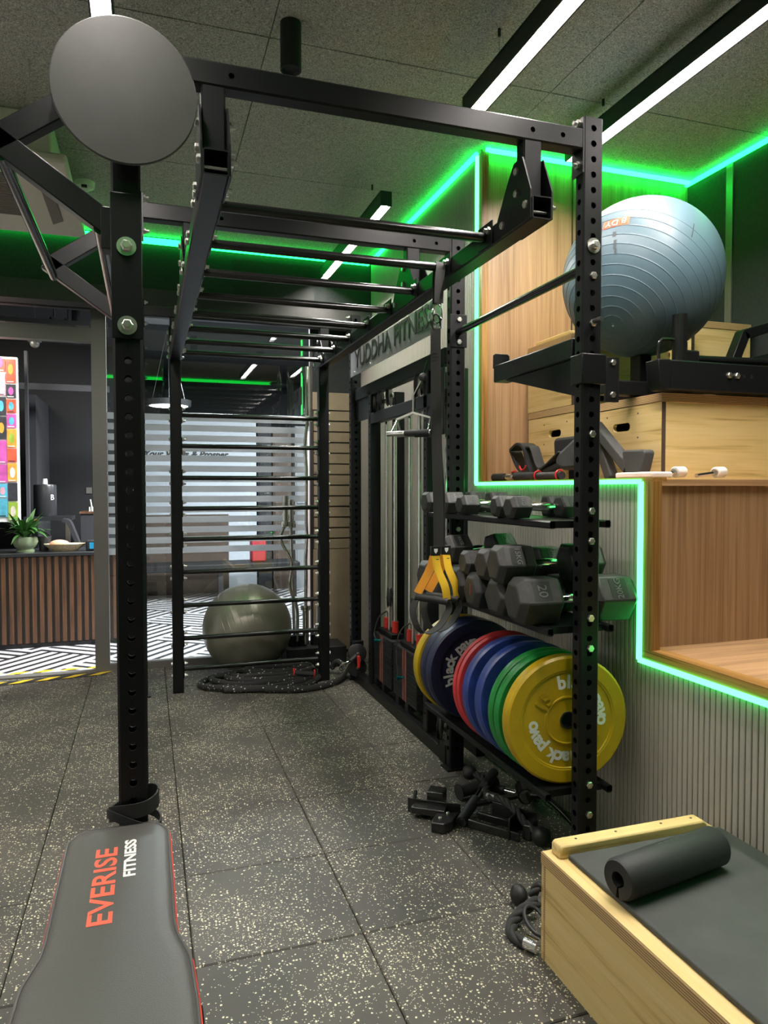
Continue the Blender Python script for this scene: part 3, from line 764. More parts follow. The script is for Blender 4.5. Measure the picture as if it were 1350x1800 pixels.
# ---- storage shelves of the rack
def tray(zt, x0, x1, y0, y1, th=0.026):
    t = B()
    t.rtube((x0 + 0.012, y0, zt - th / 2), (x0 + 0.012, y1, zt - th / 2), 0.024, th, 0.002)
    t.rtube((x1 - 0.012, y0, zt - th / 2), (x1 - 0.012, y1, zt - th / 2), 0.024, th, 0.002)
    t.box(x0 + 0.024, y0 + 0.03, zt - 0.006, x1 - 0.024, y1 - 0.02, zt - 0.002)
    for yy in (y0 + 0.03, y1 - 0.08): t.box(x0 + 0.024, yy, zt - th, x1 - 0.024, yy + 0.026, zt - 0.006)
    return t.out('storage_shelf', 'black_metal', rig, smooth=30)
tray(1.245, 0.662, 0.902, 0.040, 1.12)
tray(0.882, 0.660, 0.922, 0.045, 1.20)
tray(0.318, 0.655, 0.922, 0.045, 1.16)
B().prism([(-0.07, 0.0), (0.0, 0.0), (0.012, -0.03), (0.012, -0.055), (-0.045, -0.055)], 'y', 0, 0.005).out('tmp', 'black_metal', rig).name = 'bracket_ear'
# ---- brand sign of the rack between middle and rear posts
sg = B().box(0.748, 1.17, 2.127, 0.754, 2.79, 2.292).out('sign_plate', 'sign_steel', rig)
text_obj('lettering', 'YUDDHA FITNESS', 0.168, 'label_black', sg, axes((0.746, 1.96, 2.222), (0, -1, 0), (0, 0, 1)), 0.0012, bold=0.0022).scale.x = 1.06
for k in range(5): bolt(sg, (0.748, 1.25 + 0.36 * k, 2.150), (-1, 0, 0)).scale = (0.5, 0.5, 0.5)
text_obj('emblem', '8', 0.13, 'sign_steel', sg, axes((0.745, 1.30, 2.22), (0, 0, -1), (0, -1, 0)), 0.002)
sg.matrix_local = Matrix()
# ---- spotter arm hanging on the front right post
sa = thing('spotter_arm', 'black steel safety arm clipped on the front right post', 'rack arm', (0.79, 0.35, 1.70))
B().box(0.757, 0.06, 1.792, 0.827, 0.64, 1.862).out('arm_tube', 'black_metal', sa, bevel=0.005)
B().prism([(0.55, 1.790), (0.05, 1.790), (0.05, 1.665)], 'x', 0.765, 0.819).out('gusset', 'black_metal', sa)
B().prism([(0.755, 1.85), (0.829, 1.85), (0.829, 1.905), (0.82, 1.912), (0.764, 1.912), (0.755, 1.905)], 'y', 0.634, 0.642).out('end_stop', 'black_metal', sa, bevel=0.002)
B().box(0.75, -0.010, 1.70, 0.845, 0.062, 1.80).out('collar', 'black_metal', sa, bevel=0.004)
B().cyl((0.795, -0.05, 1.905), (0.795, 0.06, 1.905), 0.0085, seg=12).out('pin', 'steel', sa)
# ---- cable machine
cmx = thing('cable_machine', 'black dual stack cable machine between the rack posts', 'gym machine', (0.88, 2.0, 0))
MX0, MX1 = 0.778, 1.0
B().box(MX0 - 0.012, 1.19, 0.0, MX0 + 0.05, 2.80, 0.065).out('base_rail', 'black_metal', cmx, bevel=0.003)
B().box(MX0 - 0.02, 1.14, 0.0, MX0 + 0.06, 1.22, 0.10).out('rail_foot', 'black_metal', cmx, bevel=0.004)
B().box(MX1 - 0.05, 1.19, 0.0, MX1, 2.80, 0.065).out('base_rail', 'black_metal', cmx, bevel=0.003)
for yy in (2.42, 1.43):
    for xx in (MX0, MX1 - 0.055):
        q = B().htube(0.07, 0.06, 1.93, Matrix.Translation((xx + 0.035, yy + 0.03, 0.06)), left=hl50[:36], r=0.007)
        q.out('upright', 'black_metal', cmx, smooth=30)
B().box(MX0, 1.20, 1.965, MX0 + 0.05, 2.78, 2.045).out('top_rail', 'black_metal', cmx, bevel=0.003)
B().box(MX0, 1.20, 1.775, MX0 + 0.05, 2.46, 1.845).out('lower_rail', 'black_metal', cmx, bevel=0.003)
B().box(0.80, 1.23, 1.15, 0.86, 1.245, 1.93).out('side_guard', 'chrome', cmx)
pl = B(); pl.lathe([(0.006, -0.011), (0.045, -0.012), (0.052, -0.010), (0.043, 0.0), (0.052, 0.010), (0.045, 0.012), (0.006, 0.011)], 24); pl.cyl((0, 0, -0.02), (0, 0, 0.02), 0.009, seg=8)
mat('pulley_grey', (0.045, 0.045, 0.045), 0.35)
PUL = raw_mesh(pl, 'pulley', 'pulley_grey')
for x_, y_, z_ in ((0.80, 2.36, 1.895), (0.80, 2.27, 1.905), (0.83, 2.20, 1.935), (0.80, 1.63, 1.915), (0.80, 1.54, 1.918), (0.84, 1.36, 1.93), (0.80, 1.30, 0.14)):
    p_ = inst('pulley', PUL, cmx, (x_, y_, z_), rot=(rad(90), 0, rad(60)), scale=(1.3, 1.3, 1.0))
    bolt(p_, (0, 0, 0), (0, 0, 1)).location = (0, 0, 0.02)
for yy in (2.36, 2.20, 1.93, 1.77):
    B().cyl((0.87, yy, 0.08), (0.87, yy, 1.80), 0.0125, seg=14).out('guide_rod', 'chrome', cmx)
for s0, lift in ((2.07, 0.0), (1.64, 0.0)):
    stx = B()
    for k in range(13):
        z0 = 0.115 + k * 0.0232
        B().box(0.800, s0, z0, 0.925, s0 + 0.395, z0 + 0.0212).out('weight_plate', 'black_matte', cmx, bevel=0.0015)
    B().box(0.820, s0 + 0.06, 0.418, 0.905, s0 + 0.33, 0.445).out('top_plate', 'black_metal', cmx, bevel=0.003)
    for yq in (0.165, 0.205): B().box(0.7985, s0 + yq, 0.118, 0.800, s0 + yq + 0.028, 0.415).out('number_strip', 'stack_label', cmx)
    for yy in (s0 + 0.29, s0 + 0.13): 
        B().cyl((0.87, yy, 0.445), (0.87, yy, 0.515), 0.021, seg=16).out('bushing', 'red_plastic', cmx)
    B().cyl((0.86, s0 + 0.215, 0.44), (0.86, s0 + 0.215, 0.60), 0.008, seg=10).cyl((0.86, s0 + 0.215, 0.565), (0.86, s0 + 0.215, 0.59), 0.016, seg=10).out('selector_stem', 'zinc', cmx)
    zp = 0.385 if s0 > 2 else 0.255
    B().cyl((0.775, s0 + 0.2, zp), (0.802, s0 + 0.2, zp), 0.007, seg=10).cyl((0.752, s0 + 0.2, zp), (0.775, s0 + 0.2, zp), 0.014, 0.010, seg=14).out('selector_pin', 'teal_metal', cmx)
    B().tube(smooth_path([(0.86, s0 + 0.215, 0.575), (0.80, s0 + 0.24, 0.53), (0.77, s0 + 0.25, 0.43), (0.765, s0 + 0.215, zp + 0.01)]), 0.0045, 8).out('lanyard', 'rubber_black', cmx)
    p_ = inst('pulley', PUL, cmx, (0.86, s0 + 0.215, 0.655), rot=(rad(90), 0, rad(60)), scale=(0.9, 1.2, 1.0))
    for yy in (s0 + 0.14, s0 + 0.30): B().box(0.80, yy, 0.065, 0.86, yy + 0.05, 0.115).out('bumper_block', 'black_matte', cmx)
B().box(0.79, 2.43, 1.82, 0.80, 2.78, 1.97).out('side_plate', 'black_metal', cmx)
B().prism([(1.20, 1.62), (1.42, 1.62), (1.42, 1.74), (1.36, 1.80), (1.36, 1.90), (1.30, 1.95), (1.20, 1.95)], 'x', 0.772, 0.782).out('pulley_cover', 'black_metal', cmx, bevel=0.006)
bolt(cmx, (0.772, 1.30, 1.83), (-1, 0, 0))
# ---- low pulley carriage on the rear post with red pull pin and carabiner
lp = thing('pulley_carriage', 'black low pulley carriage with red pull pin on the rear post', 'pulley', (0.80, 2.75, 0.1))
for z in (0.20, 0.10):
    Mq = Matrix.Translation((0.775, 2.74, z)) @ Matrix.Rotation(rad(80), 4, 'X')
    B().lathe([(0.006, -0.014), (0.058, -0.016), (0.066, -0.012), (0.056, 0.0), (0.066, 0.012), (0.058, 0.016), (0.006, 0.014)], 28, Mq).out('pulley', 'rubber_black', lp)
    bolt(lp, (0.775, 2.722, z), (0, -1, 0))
B().box(0.755, 2.758, 0.03, 0.83, 2.80, 0.28).out('carriage', 'black_metal', lp, bevel=0.004)
B().cyl((0.775, 2.68, 0.155), (0.80, 2.74, 0.155), 0.008, seg=10).out('pin', 'zinc', lp)
B().cyl((0.768, 2.675, 0.115), (0.768, 2.675, 0.195), 0.011, 0.013, seg=12).cyl((0.768, 2.675, 0.155), (0.775, 2.69, 0.155), 0.010, seg=10).out('pull_knob', 'red_plastic', lp)
cb_ = thing('carabiner', 'silver snap hook hanging from the low pulley', 'carabiner', (0.66, 2.70, 0.10))
B().tube(smooth_path([(0.735, 2.71, 0.165), (0.70, 2.70, 0.155), (0.655, 2.70, 0.14), (0.635, 2.70, 0.115), (0.65, 2.70, 0.095), (0.675, 2.70, 0.10), (0.69, 2.70, 0.125), (0.72, 2.705, 0.15)]), 0.006, 8).out('hook', 'chrome', cb_)
B().cyl((0.715, 2.70, 0.155), (0.76, 2.72, 0.185), 0.016, 0.019, seg=14).out('stopper', 'rubber_black', cb_)

# ================================================================== WEIGHTS
def hex_dumbbell(name, h, L, T, label, txt=None, hr=0.0155, txt2=None):
    # axis along local x, resting on a flat, origin at the bottom centre
    t = thing(name, label, 'dumbbell', (0, 0, 0), group='rubber hex dumbbells on the rack')
    Rc = h / math.sqrt(3)
    for sgn in (-1, 1):
        rings = []
        c = L * 0.16
        for x_, k in ((T / 2, 0.72), (T / 2 - c, 1.0), (T / 2 - L + c * 0.5, 1.0), (T / 2 - L, 0.80)):
            rings.append([(sgn * x_, k * Rc * math.cos(PI / 3 * i), h / 2 + k * Rc * math.sin(PI / 3 * i)) for i in range(6)])
        hd = B().loft(rings).out('head', 'hex_rubber', t, bevel=h * 0.03, smooth=25, local=True)
        tx = txt if sgn < 0 else (txt2 or txt)
        if tx:
            xc = sgn * (T / 2 - L / 2)
            nrm = Vector((0, -math.sin(rad(60)), math.cos(rad(60)))); ctr = Vector((xc, 0, h / 2)) + nrm * (h / 2 + 0.0004)
            ux = Vector((0, math.cos(rad(60)), math.sin(rad(60))))
            M = axes(ctr, (-ux if sgn < 0 else ux), Vector((1, 0, 0)) * (1 if sgn < 0 else 1))
            M = axes(ctr, -ux, (1, 0, 0)) if sgn < 0 else axes(ctr, ux, (-1, 0, 0))
            pm = B(); pm.box(-h * 0.23, -L * 0.20, -0.001, h * 0.23, L * 0.20, 0.0006)
            po = pm.out('badge', 'badge_dark', hd, local=True); po.matrix_local = M
            text_obj('lettering', tx, h * (0.21 if len(tx) > 2 else 0.30), 'letter_grey', hd, M @ Matrix.Translation((0, 0, 0.0012)), 0.0008, local=True)
    pts = []
    n = 9; a = T / 2 - L
    B().tube([(-a + 2 * a * i / (n - 1), 0, h / 2) for i in range(n)], [hr * k for k in (0.8, 0.8, 0.95, 1.05, 1.1, 1.05, 0.95, 0.8, 0.8)], 14).out('handle', 'chrome', t, local=True)
    return t
def put(t, x, y, z, rz=0.0, rx=0.0, ry=0.0):
    t.location = (x, y, z); t.rotation_euler = (rx, ry, rz); return t
US = 1.246; LS = 0.883
d5 = hex_dumbbell('hex_dumbbell', 0.080, 0.085, 0.30, 'small hex dumbbell at the near end of the top shelf, chrome handle showing', '5KG')
put(d5, 0.782, 0.285, US, rad(2))
put(dup(d5, label='small hex dumbbell lying right behind the nearest one on the top shelf'), 0.790, 0.40, US, rad(-3))
put(dup(d5, label='slightly darker small dumbbell in the middle of the top shelf'), 0.775, 0.70, US, rad(3))
d6 = hex_dumbbell('hex_dumbbell', 0.092, 0.098, 0.32, 'hex dumbbell with bright chrome grip at the far middle of the top shelf', '6KG')
put(d6, 0.772, 0.845, US, rad(-2))
put(dup(d6, label='farthest hex dumbbell on the top shelf beside the rack post'), 0.745, 1.00, US, rad(4))
d20 = hex_dumbbell('hex_dumbbell', 0.158, 0.165, 0.46, 'largest hex dumbbell with the 20 badge at the front of the lower shelf', '20', 0.017, '20KG')
put(d20, 0.822, 0.155, LS, rad(-4))
d12 = hex_dumbbell('hex_dumbbell', 0.138, 0.120, 0.38, 'hex dumbbell wedged behind the big 20 one on the lower shelf')
put(d12, 0.79, 0.345, LS, rad(3))
put(dup(d12, label='narrow dumbbell with a red mark on its end, lower shelf centre'), 0.78, 0.505, LS, rad(-2))
mk = B(); mk.box(-0.0006, -0.0015, -0.022, 0.0006, 0.0015, 0.022)
lastd = [o for o in COL.objects if o.get('label', '').startswith('narrow dumbbell')][0]
mo = mk.out('red_mark', 'red_plastic', lastd, local=True); mo.location = (-0.1908, -0.01, 0.075)
d17 = hex_dumbbell('hex_dumbbell', 0.150, 0.150, 0.42, 'chunky hex dumbbell under the small tilted one, lower shelf')
put(d17, 0.80, 0.68, LS, rad(2))
put(dup(d12, label='hex dumbbell second from the far end in the bottom row of the lower shelf'), 0.775, 0.85, LS, rad(-3))
put(dup(d12, label='hex dumbbell at the far end of the bottom row beside the yellow straps'), 0.77, 1.01, LS, rad(2))
UL = LS + 0.125
d15 = hex_dumbbell('hex_dumbbell', 0.135, 0.145, 0.43, 'hex dumbbell marked 15KG stacked on top of the 20 one', '15KG')
put(d15, 0.785, 0.262, UL + 0.004, rad(-3))
d10 = hex_dumbbell('hex_dumbbell', 0.118, 0.125, 0.36, 'hex dumbbell marked 10KG in the upper layer of the lower shelf', '10KG')
put(d10, 0.775, 0.435, UL - 0.004, rad(3))
d8 = hex_dumbbell('hex_dumbbell', 0.095, 0.10, 0.31, 'small hex dumbbell between the 10KG one and the tilted one')
put(d8, 0.745, 0.575, UL + 0.0, rad(-2))
d7 = hex_dumbbell('hex_dumbbell', 0.120, 0.118, 0.35, 'tilted hex dumbbell at the far top of the lower shelf pile', '8KG')
put(d7, 0.765, 0.775, UL + 0.024, rad(6), rx=rad(-14))

# ---- bumper plates
def arc_text(s, r, a0, step, size, m, parent, z, flip=False, bold=0.0, depth=0.0006):
    bm = bmesh.new()
    for i, ch in enumerate(s):
        if ch == ' ': continue
        a = rad(a0 - step * i) if not flip else rad(a0 + step * i)
        me = text_mesh(ch, size, m, depth, bold=bold)
        M = Matrix.Translation((r * math.cos(a), r * math.sin(a), z)) @ Matrix.Rotation(a - PI / 2 + (PI if flip else 0), 4, 'Z')
        me.transform(M); bm.from_mesh(me); bpy.data.meshes.remove(me)
    me = bpy.data.meshes.new('lettering'); bm.to_mesh(me); bm.free(); me.materials.append(MATS[m])
    o = bpy.data.objects.new('lettering', me); COL.objects.link(o); o.parent = parent
    return o
PR = 0.225; PX = 0.775; PZ = 0.322 + PR
def bumper(T, m, label, y, rz=0.0, rx=0.0, text=None, num=None, spin=0.0, x=PX, dz=0.0):
    t = thing('bumper_plate', label, 'weight plate', (0, 0, 0), group='bumper plates on the bottom shelf')
    hT = T / 2
    body = B().lathe([(0.0255, -hT + 0.003), (0.0255, hT - 0.003), (0.078, hT - 0.003), (0.080, hT), (0.084, hT), (0.086, hT - 0.005), (0.166, hT - 0.006), (0.169, hT - 0.002), (0.173, hT - 0.002), (0.176, hT), (0.217, hT), (PR, hT - 0.008), (PR, -hT + 0.008), (0.217, -hT), (0.176, -hT), (0.166, -hT + 0.006), (0.086, -hT + 0.005), (0.080, -hT), (0.04, -hT)], 72, closed=True).out('rubber_body', m, t, local=True, smooth=30)
    B().lathe([(0.0252, -hT + 0.001), (0.0252, hT + 0.001), (0.031, hT + 0.001), (0.031, -hT + 0.001)], 32, closed=True).out('hub_ring', 'steel', t, local=True)
    if text:
        arc_text('black pavo', 0.132, text[0], 11.5, 0.064, 'print_white', t, hT - 0.0052, bold=0.0024)
        arc_text('black pavo', 0.132, text[1], 11.5, 0.064, 'print_white', t, hT - 0.0052, bold=0.0024)
    if num:
        for a in num[1]:
            for ni, ch in enumerate(num[0]): arc_text(ch, 0.108, a - 17 * ni, 17, 0.07, m, t, hT - 0.004, bold=0.001, depth=0.004).name = 'numeral'
    t.location = (x, y, PZ + dz); t.rotation_euler = (rad(90) + rx, spin, rz)
    return t
bumper(0.055, 'plate_yellow', 'front yellow bumper plate with white black pavo lettering and 15', 0.118, rad(-7), text=(100, 290), num=('15', (152, -28)), spin=rad(0))
bumper(0.036, 'plate_green', 'green bumper plate directly behind the front yellow plate', 0.190, rad(-7))
bumper(0.036, 'plate_green', 'second green bumper plate, touching the blue one', 0.235, rad(-7))
bumper(0.062, 'plate_blue', 'glossy blue bumper plate next to the green pair', 0.335, rad(-8), rx=rad(-6))
bumper(0.062, 'plate_blue', 'glossy blue bumper plate beside the red plates', 0.445, rad(-9), rx=rad(-6))
bumper(0.020, 'plate_red', 'thin red bumper plate leaning on the blue one', 0.515, rad(-9), rx=rad(-7))
bumper(0.020, 'plate_red', 'thin red bumper plate facing the dark navy one', 0.550, rad(-9), rx=rad(-7))
bumper(0.060, 'plate_navy', 'dark navy bumper plate with white black pavo lettering on its open face', 0.845, rad(-4), rx=rad(2), text=(200, 20), num=('15', (75,)))
bumper(0.055, 'plate_navy', 'dark navy bumper plate squeezed behind the lettered navy one', 0.912, rad(-4), rx=rad(2))
bumper(0.050, 'plate_yellow', 'rear yellow bumper plate at the far end of the row', 0.975, rad(-4), rx=rad(2), x=0.765)

# ================================================================== SUSPENSION STRAPS
trx = thing('suspension_trainer', 'black suspension straps with yellow handles hanging from a monkey bar', 'suspension straps', (0.50, 0.62, 0.78))
ry = RY[1]
B().ribbon(smooth_path([(0.495, ry - 0.019, 2.09), (0.497, ry - 0.022, 2.18), (0.505, ry - 0.018, 2.236), (0.507, ry, 2.256), (0.507, ry + 0.019, 2.236), (0.503, ry + 0.02, 2.18), (0.497, ry + 0.004, 2.09)], 5), 0.038, 0.003, (1, 0, 0)).out('anchor_loop', 'strap_black', trx)
B().tube([(0.497 + 0.020 * math.cos(a), ry, 2.052 + 0.038 * math.sin(a)) for a in [2 * PI * k / 20 for k in range(20)]], 0.004, 8, closed=True).out('ring', 'chrome', trx)
B().tube([(0.488 + 0.018 * math.cos(a), ry - 0.01, 2.012 + 0.035 * math.sin(a)) for a in [2 * PI * k / 20 for k in range(20)]], 0.0035, 8, closed=True).out('carabiner', 'black_tube', trx)
B().ribbon(smooth_path([(0.485, ry - 0.012, 1.99), (0.483, ry - 0.018, 1.9), (0.488, ry - 0.015, 1.6), (0.497, ry - 0.012, 1.3), (0.500, ry - 0.01, 1.12)], 6), 0.040, 0.004, [(1, -0.2, 0)] * 25).out('main_strap', 'strap_black', trx)
B().ribbon(smooth_path([(0.495, ry + 0.01, 1.95), (0.497, ry + 0.01, 1.75), (0.505, ry + 0.01, 1.5), (0.520, ry + 0.01, 1.3), (0.522, ry + 0.01, 1.12)], 6), 0.036, 0.003, [(math.cos(k * 0.05), -math.sin(k * 0.05), 0) for k in range(25)]).out('second_strap', 'strap_black', trx)
for k in range(3): B().box(0.466, ry - 0.0215, 1.865 + 0.012 * k, 0.502, ry - 0.0195, 1.868 + 0.012 * k).out('stitching', 'black_matte', trx)
for dx, dy in ((-0.004, -0.012), (0.056, 0.02)):
    hx = 0.470 + dx; hy = ry + dy
    B().box(hx - 0.002, hy - 0.008, 1.085, hx + 0.038, hy + 0.006, 1.122).out('buckle', 'label_black', trx, bevel=0.002)
    B().prism([(hx + 0.010, 1.113), (hx + 0.026, 1.113), (hx + 0.025, 1.102), (hx + 0.018, 1.093), (hx + 0.011, 1.102)], 'y', hy - 0.0092, hy - 0.008).out('emblem', 'white_paint', trx)
    B().ribbon(smooth_path([(hx + 0.018, hy - 0.004, 1.088), (hx + 0.026, hy - 0.01, 1.03), (hx + 0.055, hy - 0.015, 0.96), (hx + 0.066, hy - 0.01, 0.905)], 6), 0.034, 0.003, (1, 0.1, 0)).out('handle_strap', 'strap_yellow', trx)
    B().ribbon(smooth_path([(hx + 0.016, hy + 0.004, 1.085), (hx + 0.0, hy + 0.02, 1.02), (hx - 0.04, hy + 0.045, 0.93)], 6), 0.034, 0.003, (0.8, -0.6, 0)).out('handle_strap', 'strap_orange', trx)
    for k in range(4): B().box(hx + 0.008, hy - 0.0075, 1.068 - 0.009 * k, hx + 0.032, hy - 0.006, 1.071 - 0.009 * k).out('stitching', 'label_black', trx)
    B().tube(smooth_path([(hx - 0.048, hy + 0.05, 0.915), (hx + 0.01, hy + 0.02, 0.908), (hx + 0.068, hy - 0.012, 0.898)], 5), 0.0155, 14).out('grip', 'foam_black', trx)
    B().ribbon(smooth_path([(hx - 0.048, hy + 0.045, 0.905), (hx - 0.062, hy + 0.04, 0.86), (hx - 0.052, hy + 0.02, 0.80), (hx - 0.02, hy, 0.775), (hx + 0.03, hy - 0.01, 0.80), (hx + 0.072, hy - 0.012, 0.86), (hx + 0.070, hy - 0.012, 0.90)], 6), 0.034, 0.003, (0.5, -1, 0)).out('foot_loop', 'strap_black', trx)
# ---- chrome row handle on the high cable
th_ = thing('row_handle', 'chrome double grip row handle hanging on the cable machine', 'cable handle', (0.68, 1.45, 1.62))
hy0 = 1.42; hx0 = 0.70; hz0 = 1.745
u = Vector((0.62, -0.78, 0)).normalized(); v = Vector((0.78, 0.62, 0)).normalized()
O = Vector((hx0, hy0, hz0))
B().cyl(O, O + Vector((0, 0, 0.085)), 0.009, seg=10).out('stem', 'chrome', th_)
B().bar(O + Vector((0, 0, 0.085)), O + Vector((0.03, -0.03, 0.16)), 0.018, 0.006).out('link', 'chrome', th_)
B().bar(O - u * 0.10 + Vector((0, 0, -0.03)), O + Vector((0, 0, 0)), 0.022, 0.010).bar(O + u * 0.10 + Vector((0, 0, -0.03)), O, 0.022, 0.010).out('yoke', 'chrome', th_)
for sg_ in (-1, 1):
    e = O + u * 0.10 * sg_ + Vector((0, 0, -0.03))
    for sv in (-1, 1): B().cyl(e, e + u * 0.012 * sg_ + v * 0.05 * sv + Vector((0, 0, -0.075)), 0.006, seg=10).out('arm', 'chrome', th_)
for sv in (-1, 1):
    g0 = O - u * 0.13 + v * 0.05 * sv + Vector((0, 0, -0.108)); g1 = O + u * 0.13 + v * 0.05 * sv + Vector((0, 0, -0.108))
    B().cyl(g0, g1, 0.0125, seg=14).out('bar', 'chrome', th_)
    B().cyl(g0.lerp(g1, 0.42), g0.lerp(g1, 0.96), 0.0155, seg=14).out('grip', 'foam_black', th_)
B().sphere(O + Vector((0.035, -0.04, 0.178)), 0.022, 14, 8).out('stopper_ball', 'rubber_black', th_)
B().tube([O + Vector((0.035, -0.04, 0.19)), O + Vector((0.05, -0.06, 0.26))], 0.003, 6).out('cable', 'black_tube', th_)

# ================================================================== BENCH (lower left)
bn = thing('weight_bench', 'black padded weight bench with red piping at the lower left', 'bench', (-0.69, -0.6, 0))
def bench_outline(cx, yf, grow=0.0):
    # half widths along y: narrow head, wide seat; rounded far corners
    def hwid(y):
        t = max(0, min(1, (yf - 0.50 - y) / 0.16)); t = t * t * (3 - 2 * t)
        return 0.128 + 0.030 * t + grow
    L_, R_ = [], []
    ys = [yf - 0.62 + (-0.75) * (1 - k / 6) for k in range(6)] + [yf - 0.62 + 0.60 * k / 14 for k in range(15)]
    for y_ in ys:
        hw = hwid(y_); d = yf + grow - y_
        rc = 0.075
        if d < rc: hw = hw - rc + math.sqrt(max(0, rc * rc - (rc - d) ** 2))
        L_.append((cx - hw, y_)); R_.append((cx + hw, y_))
    for a in (0.5, 0.2):
        d = 0.02 * a; hw = 0.128 + grow - 0.075 + math.sqrt(max(0, 0.075 ** 2 - (0.075 - d) ** 2))
        L_.append((cx - hw, yf + grow - d)); R_.append((cx + hw, yf + grow - d))
    return L_ + list(reversed(R_))
BCX, BYF, BZ = -0.692, -0.010, 0.45
rings = []
def shrink(poly, k):
    # inset each outline point toward the centre line
    out_ = []
    for x, y in poly:
        sx = 1 if x > BCX else -1
        out_.append((x - sx * k, min(y, BYF - k)))
    return out_
base = bench_outline(BCX, BYF)
for k, z in ((0.004, BZ - 0.060), (0.0, BZ - 0.050), (0.0, BZ - 0.018), (0.006, BZ - 0.008), (0.018, BZ - 0.0025), (0.045, BZ)):
    rings.append([(x, y, z) for x, y in shrink(base, k)])
pad = B().loft(rings).out('pad', 'leather', bn, smooth=60)
pp = [(x, y, BZ - 0.020) for x, y in base]
B().tube(pp, 0.0038, 8).out('piping', 'leather_piping_red', pad)
B().tube([(x + (0.001 if x > BCX else -0.001), y, BZ - 0.009) for x, y in shrink(base, 0.004)], 0.0032, 8).out('seam', 'leather', pad)
text_obj('lettering', 'EVERISE', 0.070, 'print_red', pad, axes((-0.714, -0.318, BZ + 0.0004), (0, 1, 0), (-1, 0, 0)), 0.0003, bold=0.0014).scale = (1.42, 1.0, 1)
text_obj('lettering', 'FITNESS', 0.037, 'white_paint', pad, axes((-0.660, -0.212, BZ + 0.0004), (0, 1, 0), (-1, 0, 0)), 0.0003, bold=0.0012).scale = (1.42, 1.0, 1)
B().box(BCX - 0.03, -1.30, 0.33, BCX + 0.03, -0.12, 0.39).out('frame_rail', 'black_metal', bn, bevel=0.004)
for yy in (-1.2, -0.25):
    B().box(BCX - 0.03, yy - 0.03, 0.03, BCX + 0.03, yy + 0.03, 0.34).out('leg', 'black_metal', bn, bevel=0.004)
    B().box(BCX - 0.20, yy - 0.03, 0.0, BCX + 0.20, yy + 0.03, 0.05).out('foot', 'black_metal', bn, bevel=0.006)
B().box(-0.535, -0.90, 0.24, -0.49, -0.78, 0.36).out('side_bracket', 'black_metal', bn, bevel=0.006)
# ---- resistance bands slung round the foot of the front left post
for k, (lab, zc, tl, rr) in enumerate((('wide black resistance band looped round the front left post above the bench', 0.480, 0.30, 0.064), ('black resistance band hanging lower round the same post', 0.445, -0.30, 0.070))):
    pts = [(-0.655 + rr * math.cos(a), 0.025 + (rr - 0.02) * math.sin(a), zc + tl * rr * math.cos(a) + 0.008 * math.sin(2 * a)) for a in [2 * PI * i / 28 for i in range(29)]]
    B().ribbon(pts, 0.040 - 0.016 * k, 0.004, (0, 0, 1)).out('resistance_band', 'rubber_black', label=lab, cat='band', group='resistance bands')

# ================================================================== PLYWOOD BOX WITH MAT (lower right)
px_ = thing('plyo_bench', 'low pine plywood box topped by a dark mat at the lower right', 'box', (0.75, -0.8, 0))
bx0, bx1, by0, by1, bz = 0.455, 1.035, -1.55, -0.268, 0.310
B().box(bx0, by0, 0.0, bx0 + 0.018, by1, bz - 0.037).out('side_panel', 'pine_y', px_)
B().box(bx1 - 0.018, by0, 0.0, bx1, by1, bz - 0.037).out('side_panel', 'pine_y', px_)
B().box(bx0 + 0.018, by1 - 0.018, 0.0, bx1 - 0.018, by1, bz - 0.037).out('end_panel', 'pine_x', px_)
B().box(bx0 - 0.002, by0, bz - 0.036, bx1, by1 + 0.002, bz).out('top_board', 'ply_edge', px_, bevel=0.002)
B().box(bx0 + 0.001, by0, bz - 0.001, bx1 - 0.001, by1 - 0.001, bz + 0.0012).out('top_veneer', 'pine_y', px_)
B().box(bx0 - 0.0012, by1 - 0.02, 0.0, bx0, by1 - 0.012, bz - 0.036).out('joint', 'ply_edge', px_)
B().prism([(0.478, bz), (0.478, bz + 0.030), (0.486, bz + 0.040), (0.976, bz + 0.040), (0.988, bz + 0.028), (0.988, bz)], 'y', by1 - 0.062, by1 - 0.012).out('batten', 'pine_x', px_, bevel=0.006)
for xx in (0.545, 0.68, 0.84, 0.95): B().cyl((xx, by1 - 0.035, bz + 0.039), (xx, by1 - 0.035, bz + 0.0406), 0.004, seg=10).out('screw', 'flute_gap', px_)
mt = B().box(0.500, by0, bz + 0.001, 1.030, by1 - 0.066, bz + 0.016).out('floor_mat', 'mat_grey', label='thin dark grey mat lying on the plywood box', cat='mat', bevel=0.004)
q = B()
rollc = Vector((0.675, -0.535, bz + 0.016 + 0.051)); rd = Vector((0.985, 0.17, 0)).normalized(); rn = Vector((-rd.y, rd.x, 0)); rl = 0.185
def croll(p, r1, n=26, gap=0.12):
    o_ = []
    for i in range(n):
        a = gap + (2 * PI - 2 * gap) * i / (n - 1) - PI / 2
        o_.append(p + rn * r1 * math.cos(a) + Vector((0, 0, r1 * math.sin(a))))
    return o_
rings = []
for t, k in ((-rl, 0.90), (-rl + 0.008, 1.0), (0, 1.01), (rl - 0.008, 1.0), (rl, 0.90)):
    c_ = rollc + rd * t
    rings.append(croll(c_, 0.051 * k) + list(reversed(croll(c_, 0.020))))
rp = thing('barbell_pad', 'black foam barbell pad lying on the mat', 'pad', (0.655, -0.545, bz + 0.016))
B().loft(rings).out('foam_sleeve', 'foam_black', rp, smooth=50)
for k in range(7):
    p_ = rollc + rd * (-0.03 + 0.022 * k) - rn * -0.010 + Vector((0, 0, 0.0503))
    B().bar(p_, p_ + rd * 0.012, 0.0016, 0.0008).out('stitching', 'letter_grey', rp)
